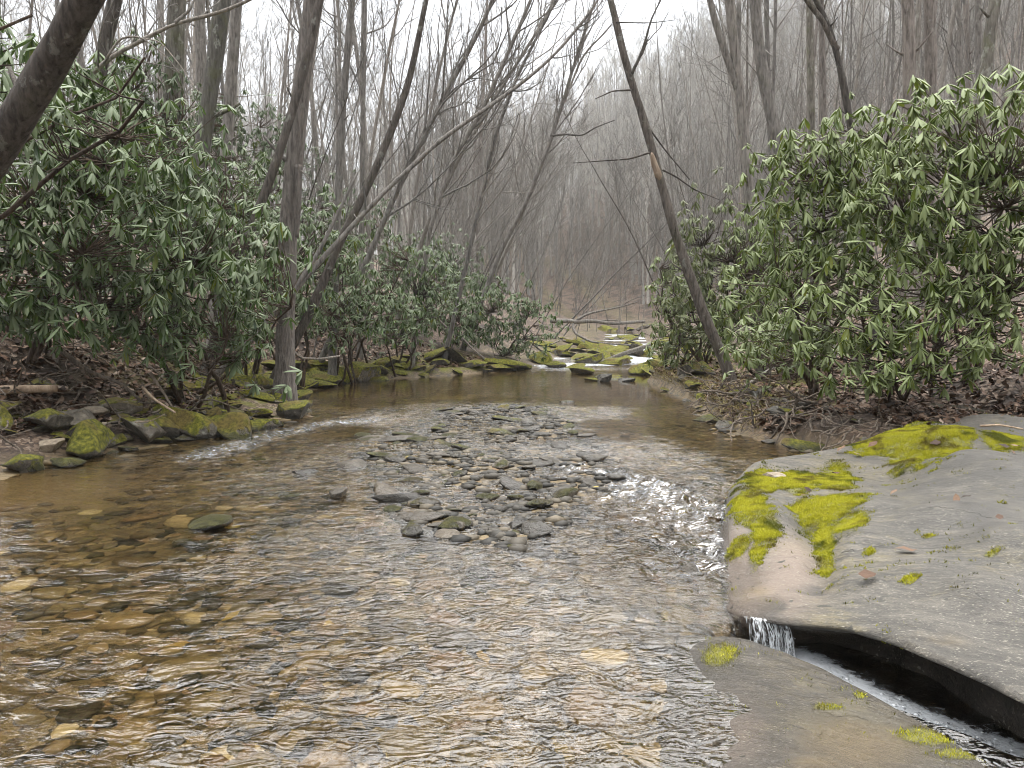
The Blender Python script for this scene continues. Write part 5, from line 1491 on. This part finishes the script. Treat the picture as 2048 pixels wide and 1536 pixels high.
log("shrub_limb", "long bare brown limb slanting through the right-hand shrubs", [(1700, 700), (1790, 672), (1860, 645), (1950, 612), (2060, 570)], (9, 15), (9.4, 9.0), 'bark_brown', "branch")
log("driftwood", "curving root-like branch over the rocks left of the trunk base", [(120, 700), (180, 745), (240, 765), (280, 800)], (10, 6), (9.2, 9.4), 'root', "driftwood")
log("driftwood", "stick arching among the left bank rocks under the shrub", [(300, 745), (330, 790), (345, 815)], (7, 4), (9.6, 9.4), 'root', "driftwood")
log("driftwood", "pale forked stick caught on the biggest slanting rock", [(285, 775), (310, 800), (350, 825)], (6, 4), (9.3, 9.0), 'wood', "driftwood")
log("driftwood", "thin twig lying on the moss-topped wedge rock", [(270, 845), (302, 842), (330, 828)], (2.5, 1.5), (8.6, 8.7), 'wood', "driftwood")
log("driftwood", "little stick lying across the slab's upper ledge", [(1960, 852), (2000, 850), (2046, 858)], (5, 3), (7.1, 6.9), 'wood', "driftwood")

rng = np.random.default_rng(71)
def tangle(name, label, n, foot, length, rr, mat, seed, drop):
    r_ = np.random.default_rng(seed); g = Geo()
    for _ in range(n):
        p = foot(r_)
        D = np.array([[r_.normal(0, .6), r_.normal(-.5, .5), drop + r_.normal(0, .3)]])
        P, R = grow(r_, p[None], D, np.array([r_.uniform(*length)]), np.array([r_.uniform(*rr)]), 9, .28, -.03, .35)
        P[0, :, 2] = np.maximum(P[0, :, 2], ground_z(P[0, :, 0], P[0, :, 1], True) - .01 + R[0])
        V, Q, T = tubes(P, R, 5); g.add(V, Q, T, r_.random())
    return link(name, g.mesh(name, M[mat]), None, label, "roots", kind="stuff")
def foot_right(r_):
    y = 8.2 + 4.6 * r_.random() ** 1.3; x = xr(y) + r_.uniform(.02, .7)
    return np.array([x, y, gz1(x, y) + r_.uniform(.02, .14)])
tangle("exposed_roots", "tangle of bare roots along the cut right bank", 170, foot_right, (.35, 1.1), (.004, .019), 'root', 1, -.2)
def foot_left(r_):
    y = r_.uniform(7.8, 12.6); x = xl(y) - r_.uniform(.6, 2.2)
    return np.array([x, y, gz1(x, y) + r_.uniform(.02, .2)])
tangle("exposed_roots", "tangle of dark roots and twigs in the left bank litter", 170, foot_left, (.4, 1.3), (.004, .016), 'root', 2, -.15)

# dead leaves: uncountable
def dead_leaves(n, pick, seed):
    r_ = np.random.default_rng(seed)
    XY = np.array([pick(r_) for _ in range(n)])
    Z = ground_z(XY[:, 0], XY[:, 1]) + r_.uniform(.0, .035, n)
    s = r_.uniform(.03, .075, n)
    V0 = np.array([(-1, 0, 0), (-.2, .5, .25), (-.2, -.5, .25), (.6, .38, .1), (.6, -.38, .1), (1, 0, .3)])
    T0 = np.array([(0, 2, 1), (1, 2, 4), (1, 4, 3), (3, 4, 5)])
    a, t1, t2 = r_.uniform(0, 6.28, n), r_.normal(0, .5, n), r_.normal(0, .5, n)
    X = np.stack([np.cos(a), np.sin(a), t1], 1); X = norm(X)
    Y = norm(np.cross(np.stack([t2, -t2 * .5, np.ones(n)], 1), X)); Zx = np.cross(X, Y)
    W = (V0[None, :, 0, None] * X[:, None] + V0[None, :, 1, None] * Y[:, None] + V0[None, :, 2, None] * Zx[:, None]) * s[:, None, None] + np.stack([XY[:, 0], XY[:, 1], Z], 1)[:, None]
    g = Geo().add(W.reshape(-1, 3), None, (T0[None] + (np.arange(n) * 6)[:, None, None]).reshape(-1, 3), np.repeat(r_.random(n), 6))
    return g
def pl(r_):
    y = 6.8 + 15 * r_.random() ** 1.5; return xl(y) - (.7 + 5 * r_.random() ** 1.3), y
def pr(r_):
    y = 7.5 + 12 * r_.random() ** 1.5; return max(xr(y) + .12 + 5.5 * r_.random() ** 1.3, 3.0 if y > 9.0 else 4.2), y
link("fallen_leaves", dead_leaves(16000, pl, 5).mesh("fallen_leaves", M['litter']), kind="stuff", label="russet dead leaves covering the left bank", cat="leaves")
link("fallen_leaves", dead_leaves(14000, pr, 6).mesh("fallen_leaves", M['litter']), kind="stuff", label="brown dead leaves covering the right bank", cat="leaves")

# stray leaves blown onto the slab and lying on the bed
rs = np.random.default_rng(17)
def stray(r_):
    while True:
        y = r_.uniform(3.2, 8.6); x = r_.uniform(1.4, 5.2)
        if x < .2 * y + 1.0 or x > .68 * y: continue
        return x, y
def slab_top(X, Y):
    from mathutils.bvhtree import BVHTree
    bv = BVHTree.FromPolygons([tuple(v) for v in SV], [tuple(int(i) for i in q) for q in SQ])
    out = []
    for x, y in zip(X, Y):
        h = bv.ray_cast(Vector((x, y, 3)), Vector((0, 0, -1)))
        out.append(h[0].z + .004 if h[0] is not None else -9)
    return np.array(out)
_gz = ground_z
ground_z = lambda X, Y: slab_top(X, Y)
sl_g = dead_leaves(22, stray, 23)
ground_z = _gz
link("fallen_leaves", sl_g.mesh("fallen_leaves", M['litter']), kind="stuff", label="few dead leaves strewn over the grey slab", cat="leaves")
def inbed(r_):
    y = r_.uniform(2.4, 9); return r_.uniform(-.6, .25) * y, y
M['yellow_leaf'] = mat_random("yellow_leaf", [(0, (.16, .12, .03)), (.5, (.28, .22, .05)), (1, (.20, .11, .04))], .6)
link("fallen_leaves", dead_leaves(30, inbed, 29).mesh("fallen_leaves", M['yellow_leaf']), kind="stuff", label="yellow leaves sunk on the stream bed", cat="leaves")

# dry grass and moss fringe on the right bank flat
def blades(n, pick, hgt, seed, mat):
    r_ = np.random.default_rng(seed)
    XY = np.array([pick(r_) for _ in range(n)])
    Z = ground_z(XY[:, 0], XY[:, 1]) - .01
    P = np.stack([XY[:, 0], XY[:, 1], Z], 1)
    up = norm(np.stack([r_.normal(0, .7, n), r_.normal(-.3, .6, n), np.full(n, .55)], 1))
    h = r_.uniform(.4, 1.3, (n, 1)) * hgt
    sd = norm(np.cross(up, r_.normal(0, 1, (n, 3)))) * .0035
    mid = P + up * h * .6; tip = P + up * h + np.array([0, 0, -.35]) * h
    V = np.stack([P - sd, P + sd, mid + sd * .8, mid - sd * .8, tip], 1).reshape(-1, 3)
    k = np.arange(n)[:, None] * 5
    return Geo().add(V, k + np.array([[0, 1, 2, 3]]), k + np.array([[3, 2, 4]]), np.repeat(r_.random(n), 5)).mesh("grass", M[mat])
def gp(r_):
    y = r_.uniform(9.5, 19); return xr(y) + .05 + abs(r_.normal(0, .5)), y
link("grass", blades(9000, gp, .16, 3, 'grass'), kind="stuff", label="dry yellow grass fringe along the right bank", cat="grass")

# ------------------------------------------------------------------ the damp air of the valley
hz = Geo()
x0, x1, y0, y1, z0, z1 = -260, 260, -60, 420, -3, 150
V = np.array([(x, y, z) for z in (z0, z1) for y in (y0, y1) for x in (x0, x1)], float)
Q = np.array([(0, 2, 3, 1), (4, 5, 7, 6), (0, 1, 5, 4), (2, 6, 7, 3), (0, 4, 6, 2), (1, 3, 7, 5)])
hm = bpy.data.materials.new("haze"); hm.use_nodes = True
for n in list(hm.node_tree.nodes): hm.node_tree.nodes.remove(n)
pv_ = hm.node_tree.nodes.new('ShaderNodeVolumePrincipled'); ho = hm.node_tree.nodes.new('ShaderNodeOutputMaterial')
pv_.inputs['Color'].default_value = (.95, .97, .98, 1); pv_.inputs['Density'].default_value = .0005
pv_.inputs['Anisotropy'].default_value = .2
hm.node_tree.links.new(pv_.outputs[0], ho.inputs['Volume'])
haze = link("haze", hz.add(V, Q).mesh("haze", hm, False), kind="stuff")
